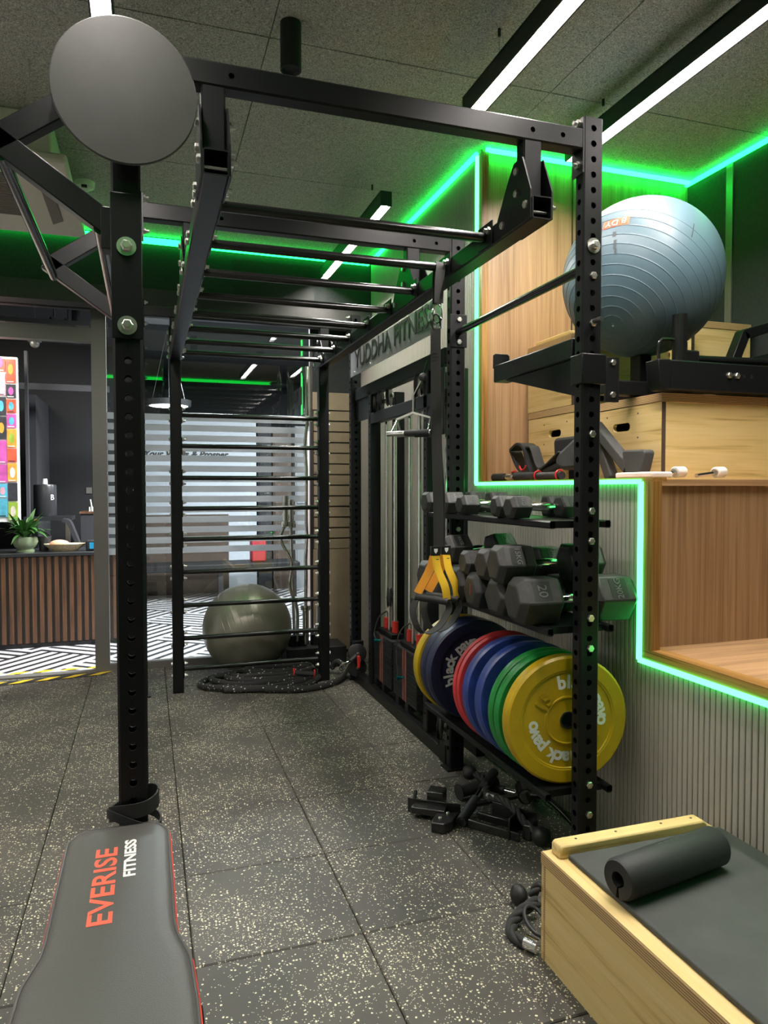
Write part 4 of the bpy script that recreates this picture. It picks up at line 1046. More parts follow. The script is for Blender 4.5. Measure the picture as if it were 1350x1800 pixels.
# ---- triceps rope between box and rack
tr = thing('triceps_rope', 'short black triceps rope with steel ferrule lying left of the plywood box', 'rope', (0.47, -0.12, 0))
rp_pts = smooth_path([(0.545, -0.055, 0.045), (0.575, -0.06, 0.075), (0.610, -0.10, 0.06), (0.60, -0.16, 0.022)], 10)
def twisted(t, pts, r, m='rope_black', nm='rope'):
    pts = [Vector(p) for p in pts]; n = len(pts)
    q = B()
    L = [0]
    for i in range(1, n): L.append(L[-1] + (pts[i] - pts[i - 1]).length)
    X = None; frames = []
    for i in range(n):
        T = (pts[min(i + 1, n - 1)] - pts[max(i - 1, 0)]).normalized()
        X = T.orthogonal().normalized() if X is None else (X - T * X.dot(T)).normalized()
        frames.append((X.copy(), T.cross(X)))
    for s_ in range(3):
        sp_ = []
        for i in range(n):
            a = L[i] / (r * 7) * 2 * PI + s_ * 2 * PI / 3
            sp_.append(pts[i] + (frames[i][0] * math.cos(a) + frames[i][1] * math.sin(a)) * r * 0.5)
        q.tube(sp_, r * 0.58, 8)
    return q.out(nm, m, t, smooth=60)
twisted(tr, rp_pts, 0.015)
twisted(tr, smooth_path([(0.545, -0.095, 0.05), (0.50, -0.10, 0.04), (0.445, -0.12, 0.02), (0.415, -0.17, 0.018), (0.425, -0.215, 0.018), (0.455, -0.235, 0.02)], 12), 0.0175)
B().sphere((0.520, -0.02, 0.034), 0.034, 18, 12, (0.8, 1, 1)).out('end_ball', 'rubber_black', tr)
B().cyl((0.432, -0.222, 0.022), (0.452, -0.258, 0.022), 0.021, seg=18).out('ferrule', 'chrome', tr)
B().tube([(0.50 + 0.03 * math.cos(a), -0.16 + 0.045 * math.sin(a), 0.035 + 0.02 * math.sin(a)) for a in [2 * PI * k / 20 for k in range(20)]], 0.006, 8, closed=True).out('ring', 'rubber_black', tr)

# ================================================================== PLATES, HOOKS AND HANDLES ON THE FLOOR
jh = thing('j_hook', 'black steel rack hook lying on the floor tiles, nearest the aisle', 'rack hook', (0.49, 0.66, 0))
uJ = Vector((0.80, -0.60, 0)).normalized(); vJ = Vector((0.60, 0.80, 0)); OJ = Vector((0.41, 0.725, 0.0))
def jp(a, b_, z): return OJ + uJ * a + vJ * b_ + Vector((0, 0, z))
def jbox(a0, b0, z0, a1, b1, z1):
    q = B(); pts = [jp(a, b_, z) for z in (z0, z1) for b_ in (b0, b1) for a in (a0, a1)]
    v_ = [q.bm.verts.new(p) for p in pts]
    for f in ((0, 2, 3, 1), (4, 5, 7, 6), (0, 1, 5, 4), (2, 6, 7, 3), (0, 4, 6, 2), (1, 3, 7, 5)): q.bm.faces.new([v_[i] for i in f])
    return q
jbox(0, 0, 0.0, 0.225, 0.007, 0.062).out('back_plate', 'hook_paint', jh, bevel=0.002)
jbox(0.03, -0.055, 0.022, 0.17, 0.0, 0.050).out('arm', 'hook_paint', jh, bevel=0.003)
q = B(); q.loft([[jp(a, b_, z) for a, b_ in ((0.14, -0.05), (0.225, -0.02), (0.215, -0.11), (0.19, -0.145), (0.14, -0.145), (0.135, -0.11))] for z in (0.0, 0.042)]); q.out('hook', 'hook_paint', jh, bevel=0.004)
jbox(0.08, 0.007, 0.03, 0.15, 0.075, 0.095).out('post_saddle', 'hook_paint', jh, bevel=0.003)
B().cyl(jp(0.03, 0.0, 0.055), jp(0.025, 0.035, 0.078), 0.008, seg=10).out('pin', 'black_metal', jh)
bolt(jh, jp(0.185, -0.05, 0.042), (0, 0, 1)).scale = (0.6, 0.6, 0.6); bolt(jh, jp(0.165, -0.10, 0.042), (0, 0, 1)).scale = (0.6, 0.6, 0.6)

h2 = thing('j_hook', 'second black rack hook on the floor under the yellow plate', 'rack hook', (0.66, 0.40, 0))
uJ = Vector((0.62, -0.78, 0)); vJ = Vector((0.78, 0.62, 0)); OJ = Vector((0.60, 0.50, 0.0))
jbox(-0.02, 0.0, 0.0, 0.20, 0.012, 0.035).out('arm', 'hook_paint', h2, bevel=0.003)
jbox(0.155, -0.005, 0.0, 0.163, 0.11, 0.085).out('side_plate', 'hook_paint', h2, bevel=0.002)
jbox(0.04, 0.10, 0.0, 0.23, 0.108, 0.085).out('back_plate', 'hook_paint', h2, bevel=0.002)
jbox(0.20, 0.03, 0.0, 0.235, 0.105, 0.06).out('lip', 'hook_paint', h2, bevel=0.004)
jbox(0.0, 0.05, 0.02, 0.16, 0.065, 0.05).out('brace', 'hook_paint', h2, bevel=0.003)

def grip_handle(label, p0, p1, r=0.020, m2='foam_black', gf=(0.0, 0.42), cap=True):
    t = thing('gym_grip_bar', label, 'grip bar', (p0[0], p0[1], 0), group='grip bars on the floor')
    p0 = Vector(p0); p1 = Vector(p1)
    B().cyl(p0, p1, r * 0.72, seg=14).out('bar', 'chrome', t)
    B().cyl(p0, p0.lerp(p1, gf[1]), r, seg=16).out('grip', m2, t)
    B().cyl(p1, p1.lerp(p0, gf[1] * 0.9), r, seg=16).out('grip', m2, t)
    if cap: B().cyl(p0, p0 + (p0 - p1).normalized() * 0.004, r * 1.35, seg=18).out('end_cap', 'rubber_black', t)
    return t
grip_handle('chrome bar with black rubber grips lying across the floor pile', (0.565, 0.53, 0.022), (0.86, 0.82, 0.075), 0.021, cap=False)
grip_handle('black foam handle with flat round end cap, left side of the floor pile', (0.665, 0.765, 0.034), (0.86, 0.80, 0.040), 0.026, gf=(0, 0.55))
grip_handle('dark handle lying at the back of the floor pile by the wall', (0.80, 0.83, 0.022), (0.97, 0.62, 0.022), 0.018, cap=False)
rb = thing('triceps_rope', 'twisted black triceps rope draped over the hooks under the yellow plate', 'rope', (0.75, 0.5, 0))
twisted(rb, smooth_path([(0.765, 0.845, 0.075), (0.785, 0.77, 0.07), (0.745, 0.66, 0.06), (0.72, 0.59, 0.075), (0.74, 0.52, 0.092), (0.755, 0.45, 0.085), (0.765, 0.38, 0.060), (0.785, 0.325, 0.040)], 12), 0.015)
B().sphere((0.755, 0.855, 0.075), 0.033, 18, 12).out('end_ball', 'rubber_black', rb)
B().sphere((0.792, 0.300, 0.036), 0.036, 18, 12).out('end_ball', 'rubber_black', rb)
B().cyl((0.725, 0.60, 0.075), (0.735, 0.55, 0.085), 0.019, seg=16).out('ferrule', 'steel', rb)
lm = thing('landmine_sleeve', 'black open steel tube attachment leaning at the wall under the shelf', 'attachment', (0.84, 0.5, 0))
q = B(); Mt = Vector((0.855, 0.525, 0.085)); dt = Vector((0.35, 0.94, -0.02)).normalized()
xx = dt.orthogonal().normalized(); yy2 = dt.cross(xx)
def rg(p, r): return [p + (xx * math.cos(2 * PI * i / 24) + yy2 * math.sin(2 * PI * i / 24)) * r for i in range(24)]
q.loft([rg(Mt + dt * 0.10, 0.028), rg(Mt, 0.028), rg(Mt, 0.032), rg(Mt + dt * 0.10, 0.032)], cap=False, closed=True); q.out('sleeve', 'hook_paint', lm)
B().bar(Mt + Vector((-0.03, 0.02, 0.0)), (0.66, 0.58, 0.06), 0.025, 0.012).out('tongue', 'hook_paint', lm)
B().tube(smooth_path([Mt + Vector((0.02, -0.01, 0.01)), (0.91, 0.46, 0.10), (0.945, 0.36, 0.06), (0.955, 0.26, 0.02)], 6), 0.012, 12).out('curved_bar', 'hook_paint', lm)

# ================================================================== BATTLE ROPE, GREY BALL, BARBELLS
def ball(name, label, c_, r, pole, m, ridges, cat='ball', seg=72, spot=None):
    t = thing(name, label, cat, (c_[0], c_[1], c_[2] - r))
    ang = set()
    for k in range(33): ang.add(round(PI * k / 32, 5))
    for a in ridges:
        for d in (-0.012, -0.006, 0.0, 0.006, 0.012): ang.add(round(a + d, 5))
    rid = {round(a, 5) for a in ridges}
    prof = []
    for a in sorted(ang):
        rr = r * (1.0045 if a in rid else 1.0)
        prof.append((max(rr * math.sin(a), 0.0006), rr * math.cos(a)))
    M = Vector(pole).to_track_quat('Z', 'Y').to_matrix().to_4x4(); M.translation = Vector(c_)
    sk = B().lathe(prof, seg, M).out('skin', m, t, smooth=60)
    pv = Vector(c_) + Vector(pole).normalized() * (r * 1.001)
    d = Vector(pole).normalized()
    B().cyl(pv - d * 0.002, pv + d * 0.0025, 0.011, seg=16).out('valve_rim', m, t)
    B().cyl(pv, pv + d * 0.004, 0.0045, seg=10).out('valve_plug', 'print_white', t)
    return t
gb = ball('gym_ball', 'shiny grey gym ball on the floor behind the ladder rungs', (0.085, 3.27, 0.325), 0.325, (0.92, -0.30, 0.42), 'ball_grey', [rad(a) for a in (48, 56, 64, 72, 80, 88, 96, 104)])
BBC = Vector((1.455, 0.60, 2.271)); BBR = 0.336
camv = cam.location
def ray_hit(px, py):
    d = cam.rotation_euler.to_matrix() @ Vector(((px - 675) / 1258.28, (900 - py) / 1258.28, -1)); d.normalize()
    oc = camv - BBC; bq = oc.dot(d); cq = oc.dot(oc) - BBR * BBR
    return camv + d * (-bq - math.sqrt(max(0, bq * bq - cq)))
pole = (ray_hit(1078, 572) - BBC).normalized()
bb = ball('gym_ball', 'large pale blue gym ball resting on the plywood boxes', BBC, BBR, pole, 'ball_blue', [rad(a) for a in (8, 15, 22, 29, 36, 43, 50, 57, 64, 71, 78, 86)])
# printed label on the blue ball, following its surface
lc = (ray_hit(1083, 391) - BBC).normalized()
ux_ = (ray_hit(1060, 397) - ray_hit(1106, 385)).normalized()
def patch(name, m, hw, hh, off, n=6, shift=(0, 0)):
    q = B(); vy = lc.cross(ux_).normalized()
    grid = [[BBC + (lc + ux_ * ((i / n * 2 - 1) * hw + shift[0]) / BBR + vy * ((j / n * 2 - 1) * hh + shift[1]) / BBR).normalized() * (BBR + off) for i in range(n + 1)] for j in range(n + 1)]
    vs = [[q.bm.verts.new(p) for p in r] for r in grid]
    for j in range(n):
        for i in range(n): q.bm.faces.new((vs[j][i], vs[j][i + 1], vs[j + 1][i + 1], vs[j + 1][i]))
    return q.out(name, m, bb)
mat('label_orange', (0.55, 0.12, 0.05), 0.5, noise=0.3, nscale=60)
patch('print_label', 'label_orange', 0.055, 0.022, 0.0012)
vy_ = lc.cross(ux_).normalized()
text_obj('lettering', 'B DY', 0.040, 'print_white', bb, axes(BBC + lc * (BBR + 0.002), ux_, vy_), 0.0006)
mat('scuff', (0.035, 0.05, 0.055), 0.6)
lc_s = lc
for (sx, sy, w_, h_) in ((1081, 430, 0.006, 0.020), (1080, 412, 0.007, 0.012), (1082, 442, 0.005, 0.012), (1218, 405, 0.004, 0.035), (985, 525, 0.006, 0.02)):
    lc = (ray_hit(sx, sy) - BBC).normalized(); patch('scuff', 'scuff', w_, h_, 0.0015, 4)
lc = lc_s

br = thing('battle_rope', 'thick black battle rope coiled on the floor at the foot of the ladder', 'rope', (0.2, 2.9, 0))
pts = []
random.seed(3)
for lap in range(5):
    for k in range(16):
        a = 2 * PI * k / 16 + 0.4
        ax = 0.40 - 0.045 * lap + 0.02 * math.sin(lap * 2.1 + k); ay = 0.215 - 0.035 * lap
        pts.append((0.13 + ax * math.cos(a) + 0.03 * lap, 2.93 + ay * math.sin(a) + 0.01 * math.sin(k * 1.7 + lap), 0.022 + 0.016 * lap + 0.008 * math.sin(k * 2.3 + lap * 1.3) ** 2))
B().tube(smooth_path(pts, 4), 0.021, 10).out('rope', 'battle_rope', br, smooth=60)
B().tube(smooth_path([(0.53, 2.86, 0.022), (0.36, 2.66, 0.022), (0.10, 2.69, 0.022), (-0.14, 2.74, 0.022)], 8) , 0.021, 10).out('rope_end', 'battle_rope', br, smooth=60)
B().tube(smooth_path([(0.12, 2.66, 0.024), (0.38, 2.60, 0.022), (0.60, 2.70, 0.024), (0.72, 2.86, 0.05), (0.70, 2.98, 0.09), (0.66, 3.02, 0.04)], 8), 0.022, 10).out('rope_end', 'battle_rope', br, smooth=60)
jr = thing('jump_rope_handle', 'black foam handle with red rings lying on the battle rope', 'handle', (0.40, 2.80, 0.07))
B().cyl((0.335, 2.80, 0.085), (0.47, 2.75, 0.075), 0.015, seg=14).out('grip', 'foam_black', jr)
for p in ((0.335, 2.80, 0.087), (0.468, 2.752, 0.078)):
    B().tube([(p[0] + 0.004 * math.sin(a), p[1] + 0.022 * math.cos(a), p[2] + 0.024 * math.sin(a)) for a in [2 * PI * k / 16 for k in range(16)]], 0.005, 8, closed=True).out('ring', 'red_plastic', jr)

hb = thing('barbell_holder', 'black floor stand holding upright barbells behind the ladder', 'stand', (0.50, 3.30, 0))
B().box(0.36, 3.18, 0.0, 0.82, 3.46, 0.16).out('base', 'black_matte', hb, bevel=0.006)
for xx in (0.50, 0.43, 0.60): B().cyl((xx, 3.30, 0.16), (xx, 3.30, 0.24), 0.036, seg=18).out('tube', 'black_metal', hb)
def barbell(label, x, y, path, sl, ztop, collar=None, r=0.0125):
    t = thing('barbell', label, 'barbell', (x, y, 0.16), group='upright barbells in the floor stand')
    B().tube(path, r, 12).out('shaft', 'chrome', t, smooth=50)
    for z0, z1 in sl: B().cyl((path[0][0] if z0 < 1 else path[-1][0], y, z0), (path[0][0] if z0 < 1 else path[-1][0], y, z1), 0.0245, seg=18).out('sleeve', 'chrome', t)
    for z in collar or (): B().lathe([(0.012, z - 0.018), (0.038, z - 0.018), (0.040, z), (0.038, z + 0.018), (0.012, z + 0.018)], 20, Matrix.Translation((path[0][0] if z < 1 else path[-1][0], y, 0))).out('collar', 'chrome', t)
    return t
barbell('long chrome barbell standing tallest beside the right ladder leg', 0.545, 3.28, [(0.525, 3.28, 0.2), (0.528, 3.28, 0.6)] + [(0.532 + 0.006 * math.sin(z * 14), 3.28, z) for z in (0.7, 0.8, 0.9, 1.0, 1.1, 1.4, 1.5, 1.6, 1.7)] + [(0.545, 3.28, 1.86)], [(0.17, 0.44), (1.90, 2.27)], 2.27, (0.45, 1.875))
barbell('chrome zigzag curl bar leaning left of the tall barbell', 0.44, 3.26, smooth_path([(0.455, 3.26, 0.2), (0.455, 3.26, 0.45), (0.40, 3.26, 0.62), (0.415, 3.26, 0.80), (0.335, 3.26, 0.98), (0.385, 3.26, 1.12), (0.37, 3.26, 1.2)], 4), [(1.10, 1.30)], 1.3, (1.09,))
barbell('short straight chrome bar between the curl bar and the tall barbell', 0.45, 3.36, [(0.455, 3.36, 0.2), (0.44, 3.36, 0.7), (0.43, 3.36, 1.10)], [(1.08, 1.27)], 1.27, (1.075,))
barbell('thin dull steel bar just left of the right ladder leg', 0.62, 3.34, [(0.63, 3.34, 0.2), (0.655, 3.34, 1.46)], [(0.17, 0.30)], 1.46, None, 0.010)

# ================================================================== ON THE UPPER STEP
UZ = 1.386
def plybox(label, x0, y0, z0, x1, y1, z1, hole=True, batten=True):
    t = thing('plyo_box', label, 'box', ((x0 + x1) / 2, (y0 + y1) / 2, z0), group='pine plyo boxes on the step')
    T = 0.018
    yc = (y0 + y1) / 2 - 0.01; zc = z0 + (z1 - z0) * 0.66; hw, hh = 0.058, 0.018
    q = B(); zt = z1 - 0.036
    def P(y, z, d): return (x0 + d, y, z)
    # side panel facing -x with a real slotted hand hole
    n = 20; ins, deep, outr = [], [], []
    for i in range(n):
        a = 2 * PI * i / n; ca, sa = math.cos(a), math.sin(a)
        py = (hw - hh) * (1 if ca > 1e-6 else -1) + hh * ca; pz = hh * sa
        k = 1 / max(abs(ca) , abs(sa)) 
        ins.append(q.bm.verts.new(P(yc + py, zc + pz, 0))); deep.append(q.bm.verts.new(P(yc + py, zc + pz, T)))
        sx = max(-1, min(1, ca * k)); sz = max(-1, min(1, sa * k))
        outr.append(q.bm.verts.new(P(yc + sx * 0.07, zc + sz * 0.03, 0)))
    for i in range(n):
        k = (i + 1) % n
        q.bm.faces.new((outr[i], outr[k], ins[k], ins[i])); q.bm.faces.new((ins[i], ins[k], deep[k], deep[i]))
    for (a0, b0, a1, b1) in ((y0, z0, y1, zc - 0.03), (y0, zc + 0.03, y1, zt), (y0, zc - 0.03, yc - 0.07, zc + 0.03), (yc + 0.07, zc - 0.03, y1, zc + 0.03)):
        q.poly([P(a0, b0, 0), P(a1, b0, 0), P(a1, b1, 0), P(a0, b1, 0)])
    for cy in (-0.07, 0.07):
        for cz in (-0.03, 0.03):
            c_ = Vector(P(yc + cy, zc + cz, 0)); near = sorted(outr, key=lambda v_: (v_.co - c_).length)[:2]
            if (near[0].co - c_).length > 1e-5: q.bm.faces.new((q.bm.verts.new(c_), near[0], near[1]))
    q.out('side_panel', 'pine_y', t, smooth=0)
    B().box(x0 + 0.02, y0 + 0.001, z0, x1, y0 + T, zt).out('front_panel', 'pine_x', t)
    B().box(x0 + 0.0008, y0 - 0.0005, z0, x0 + 0.0195, y0 + T, zt - 0.001).out('corner_edge', 'hall_brown', t)
    B().box(x1 - T, y0, z0, x1, y1, zt).box(x0 + 0.02, y1 - T, z0, x1, y1, zt).out('back_panels', 'pine_y', t)
    B().box(x0 - 0.003, y0 - 0.003, zt + 0.0005, x1 + 0.003, y1, z1).out('lid', 'ply_edge', t, bevel=0.002)
    if batten: B().box(x0 + 0.02, y0 + 0.05, z1, x0 + 0.09, y1 - 0.04, z1 + 0.026).out('batten', 'pine_y', t, bevel=0.004)
    for dy, dz in ((-0.11, 0.05), (0.10, 0.05), (-0.11, -0.05), (0.10, -0.05)):
        B().cyl((x0 - 0.001, yc + dy, zc + dz), (x0 + 0.001, yc + dy, zc + dz), 0.004, seg=8).out('screw', 'flute_gap', t)
    return t
BXA = 1.335
plybox('wide pine plyo box with hand slot in front on the step', BXA, 0.315, UZ, 2.10, 0.845, 1.735, batten=False)
plybox('pine plyo box at the back of the step under another box', BXA, 0.865, UZ, 1.95, 1.36, 1.755, batten=False)
plybox('pine plyo box stacked on top against the tall oak panel', BXA, 0.955, 1.757, 1.90, 1.37, 2.10)
plybox('pine plyo box partly hidden right of the blue ball', 1.96, 0.865, 1.755, 2.33, 1.30, 2.19)
# ---- push sled lying on the boxes
sl = thing('push_sled', 'black steel sled frame lying across the plyo boxes under the blue ball', 'sled', (1.7, 0.5, 1.74))
B().rtube((1.325, 0.30, 1.798), (2.30, 0.30, 1.798), 0.07, 0.118, 0.004, up=(0, 0, 1)).out('front_rail', 'black_metal', sl)
B().prism([(1.272, 1.856), (1.332, 1.858), (1.332, 1.739), (1.302, 1.739), (1.282, 1.762)], 'y', 0.262, 0.338).out('nose', 'black_metal', sl, bevel=0.004)
B().rtube((1.40, 0.80, 1.80), (1.95, 0.80, 1.80), 0.06, 0.08, 0.004).out('rear_rail', 'black_metal', sl)
B().box(1.17, 0.46, 1.742, 1.60, 0.53, 1.80).out('cross_rail', 'black_metal', sl, bevel=0.004)
B().box(1.42, 0.335, 1.742, 1.49, 0.77, 1.80).out('cross_rail', 'black_metal', sl, bevel=0.004)
B().box(1.425, 0.565, 1.80, 1.485, 0.635, 1.9345).out('ball_rest', 'black_metal', sl, bevel=0.004)
B().box(1.160, 0.435, 1.705, 1.222, 0.450, 1.885).out('tab_plate', 'black_metal', sl, bevel=0.002)
for z in (1.865, 1.735): bolt(sl, (1.191, 0.435, z), (0, -1, 0))
B().cyl((1.404, 0.30, 1.85), (1.404, 0.30, 2.042), 0.0285, seg=20).out('upright_tube', 'black_tube', sl)
B().cyl((1.86, 0.82, 1.80), (1.86, 0.82, 2.06), 0.0295, seg=20).out('upright_tube', 'black_tube', sl)
B().tube(smooth_path([(1.304, 0.30, 1.855), (1.304, 0.30, 1.915), (1.317, 0.30, 1.938), (1.345, 0.30, 1.943), (1.383, 0.30, 1.943)], 6), 0.0065, 8).out('handle_loop', 'black_tube', sl)
B().box(1.438, 0.315, 1.858, 1.52, 0.37, 1.912).out('bearing_block', 'black_metal', sl, bevel=0.008)
B().cyl((1.52, 0.34, 1.880), (2.30, 0.32, 1.893), 0.016, seg=14).out('push_bar', 'black_tube', sl)
B().bar((1.83, 0.50, 1.85), (1.92, 0.50, 2.045), 0.05, 0.045).bar((1.91, 0.50, 2.035), (2.34, 0.50, 2.16), 0.05, 0.045).out('angled_brace', 'black_metal', sl, bevel=0.003)
B().box(1.80, 0.33, 1.742, 1.86, 0.53, 1.86).out('brace_foot', 'black_metal', sl, bevel=0.003)
B().cyl((1.86, 0.48, 1.89), (2.34, 0.46, 2.01), 0.022, seg=14).out('cross_tube', 'black_tube', sl)
for xx in (1.619, 1.658): bolt(sl, (xx, 0.265, 1.808), (0, -1, 0))
for xx in (1.696, 1.735): B().cyl((xx, 0.2635, 1.808), (xx, 0.266, 1.808), 0.007, seg=12).out('hole_plug', 'black_matte', sl)
# ---- grips, straps and machine pads piled on the step
B0 = UZ + 0.006
hp = thing('grip_bar', 'short steel bar with black foam ends at the left end of the step', 'handle', (1.12, 1.15, B0))
B().cyl((1.11, 1.32, B0 + 0.017), (1.16, 1.00, B0 + 0.019), 0.010, seg=12).out('bar', 'chrome', hp)
B().cyl((1.11, 1.32, B0 + 0.019), (1.124, 1.23, B0 + 0.019), 0.020, seg=16).out('grip', 'foam_black', hp)
B().cyl((1.138, 1.14, B0 + 0.021), (1.162, 0.985, B0 + 0.021), 0.021, seg=16).out('grip', 'foam_black', hp)
B().cyl((1.128, 1.21, B0 + 0.02), (1.134, 1.165, B0 + 0.02), 0.016, seg=12).out('swivel', 'zinc', hp)
ab = thing('ab_strap', 'black hanging ab straps with red lining, folded on the step', 'strap', (1.2, 1.05, B0))
B().ribbon(smooth_path([(1.20, 1.24, B0 + 0.16), (1.20, 1.17, B0 + 0.185), (1.20, 1.11, B0 + 0.16), (1.20, 1.08, B0 + 0.09), (1.20, 1.04, B0 + 0.03)], 6), 0.09, 0.012, (1, 0.15, 0)).out('arm_pad', 'foam_black', ab)
B().ribbon(smooth_path([(1.20, 1.26, B0 + 0.155), (1.20, 1.20, B0 + 0.08), (1.20, 1.14, B0 + 0.04), (1.20, 1.06, B0 + 0.02)], 6), 0.07, 0.010, (1, 0.15, 0)).out('arm_pad', 'foam_black', ab)
B().ribbon(smooth_path([(1.19, 1.10, B0 + 0.165), (1.19, 1.05, B0 + 0.16), (1.19, 1.0, B0 + 0.08), (1.19, 0.95, B0 + 0.06), (1.19, 0.86, B0 + 0.10), (1.19, 0.80, B0 + 0.13)], 6), 0.05, 0.006, (1, 0, 0.1)).out('webbing', 'strap_black', ab)
B().ribbon(smooth_path([(1.17, 1.25, B0 + 0.03), (1.17, 1.15, B0 + 0.045), (1.17, 1.05, B0 + 0.03), (1.17, 0.85, B0 + 0.02)], 6), 0.045, 0.006, (1, 0, 0.2)).out('webbing', 'strap_black', ab)
B().tube([(1.145, 1.085 + 0.030 * math.cos(a), B0 + 0.075 + 0.022 * math.sin(a)) for a in [PI + PI * k / 12 for k in range(13)]], 0.005, 8).out('red_lining', 'red_plastic', ab)
B().tube([(1.15, 1.20, B0 + 0.045), (1.15, 1.175, B0 + 0.05), (1.15, 1.16, B0 + 0.047)], 0.005, 8).out('red_lining', 'red_plastic', ab)
mp = thing('machine_pad', 'dark grey rounded pad with arm, leaning in the pile behind the post', 'pad', (1.2, 0.75, B0))
B().prism([(0.84, B0 + 0.075), (0.83, B0 + 0.105), (0.80, B0 + 0.13), (0.62, B0 + 0.215), (0.58, B0 + 0.205), (0.58, B0 + 0.06), (0.62, B0 + 0.045), (0.78, B0 + 0.045)], 'x', 1.17, 1.235).out('pad_shell', 'mat_grey', mp, bevel=0.018, smooth=60)
B().bar((1.2, 0.98, B0 + 0.04), (1.2, 0.80, B0 + 0.075), 0.03, 0.03).out('arm', 'mat_grey', mp, bevel=0.008)
B().cyl((1.185, 0.995, B0 + 0.045), (1.185, 0.975, B0 + 0.05), 0.012, seg=12).out('pivot', 'zinc', mp)
fr_ = thing('foam_roll_grip', 'black foam grip with red rings under the grey pad', 'handle', (1.13, 0.8, B0))
B().cyl((1.10, 0.86, B0 + 0.018), (1.10, 0.66, B0 + 0.018), 0.018, seg=16).out('grip', 'foam_black', fr_)
for yy in (0.86, 0.68): B().tube([(1.10 + 0.021 * math.cos(a), yy, B0 + 0.021 + 0.021 * math.sin(a)) for a in [2 * PI * k / 16 for k in range(16)]], 0.004, 8, closed=True).out('ring', 'red_plastic', fr_)
kp = thing('machine_pad', 'dark pad standing upright behind the pile beside the box slot', 'pad', (1.29, 0.92, B0))
B().prism([(0.99, B0 + 0.07), (1.0, B0 + 0.195), (0.98, B0 + 0.205), (0.76, B0 + 0.205), (0.75, B0 + 0.19), (0.76, B0 + 0.07)], 'x', 1.262, 1.315).out('pad_shell', 'foam_black', kp, bevel=0.014, smooth=60)
B().box(1.275, 0.84, B0, 1.30, 0.88, B0 + 0.08).out('stem', 'black_metal', kp)
ap = thing('armrest_pad', 'charcoal trapezoid arm pad on a slanted arm right of the post', 'pad', (1.28, 0.45, B0))
B().prism([(0.385, B0 + 0.105), (0.375, B0 + 0.115), (0.255, B0 + 0.112), (0.245, B0 + 0.100), (0.275, B0 + 0.012), (0.36, B0 + 0.012)], 'x', 1.20, 1.25).out('pad_shell', 'mat_grey', ap, bevel=0.010, smooth=60)
B().bar((1.225, 0.365, B0 + 0.04), (1.24, 0.62, B0 + 0.235), 0.045, 0.045).out('slanted_arm', 'mat_grey', ap, bevel=0.006)
B().bar((1.24, 0.50, B0), (1.25, 0.60, B0 + 0.16), 0.04, 0.05).out('support', 'mat_grey', ap, bevel=0.006)
wf = B(); wf.box(1.10, 0.075, B0, 1.19, 0.29, B0 + 0.022)
wf.out('foam_board', 'white_foam', label='flat white foam strip lying on the front edge of the step', cat='foam strip', bevel=0.006)
for lab, x0 in (('chrome rod with white cap lying next to the foam strip', 1.235), ('chrome rod with white cap lying farthest right on the step edge', 1.425)):
    t = thing('rod', lab, 'rod', (x0, 0.16, B0), group='chrome rods with white caps')
    B().cyl((x0 - 0.06, 0.155, B0 + 0.010), (x0 + 0.05, 0.175, B0 + 0.022), 0.008, seg=14).out('shaft', 'chrome', t)
    B().cyl((x0 + 0.045, 0.174, B0 + 0.023), (x0 + 0.095, 0.184, B0 + 0.025), 0.021, seg=18).out('cap', 'white_foam', t, bevel=0.003)
    B().cyl((x0 + 0.040, 0.173, B0 + 0.022), (x0 + 0.047, 0.1744, B0 + 0.023), 0.014, seg=14).out('flange', 'steel', t)

# ================================================================== RECEPTION AND HALL BEHIND THE GLASS
HZ = 3.0
B().box(-4.0, GY + 0.1, HZ, 4.0, 9.2, HZ + 0.05).out('ceiling', 'wall_dim', label='dark ceiling of the hall behind the glass', cat='ceiling', kind='structure')
B().box(-4.0, 9.2, 0, 4.0, 9.25, HZ).out('wall_hall', 'wall_dim', label='far wall of the hall behind the glass', cat='wall', kind='structure')
B().box(4.0, GY, 0, 4.05, 9.2, HZ).out('wall_hall_side', 'hall_grey', label='side wall of the hall behind the glass', cat='wall', kind='structure')
cn = thing('reception_counter', 'reception counter fronted with vertical walnut slats', 'counter', (-1.6, 4.9, 0))
B().box(-2.9, 4.655, 0.03, -0.86, 5.15, 0.78).out('body', 'counter_back', cn)
B().box(-2.92, 4.62, 0.78, -0.84, 5.2, 0.808).out('counter_top', 'stone_top', cn, bevel=0.003)
B().box(-2.9, 4.645, 0.0, -0.86, 4.66, 0.035).out('kick_board', 'black_matte', cn)
sm = B(); sm.box(-0.0165, -0.016, 0, 0.0165, 0, 0.735); SLM = raw_mesh(sm, 'slat', 'walnut', 0)
for k in range(34): inst('slat', SLM, cn, (-0.885 - 0.0585 * k, 4.655, 0.04))
CT = 0.808
pt = thing('potted_plant', 'bushy green plant in a pale green ceramic pot on the counter', 'plant', (-1.612, 4.78, CT))
B().lathe([(0.001, CT), (0.072, CT), (0.074, CT + 0.018), (0.060, CT + 0.026), (0.085, CT + 0.05), (0.104, CT + 0.09), (0.098, CT + 0.125), (0.088, CT + 0.133), (0.082, CT + 0.125), (0.001, CT + 0.12)], 32, Matrix.Translation((-1.612, 4.78, 0))).out('pot', 'pot_green', pt)
random.seed(11)
lf = B()
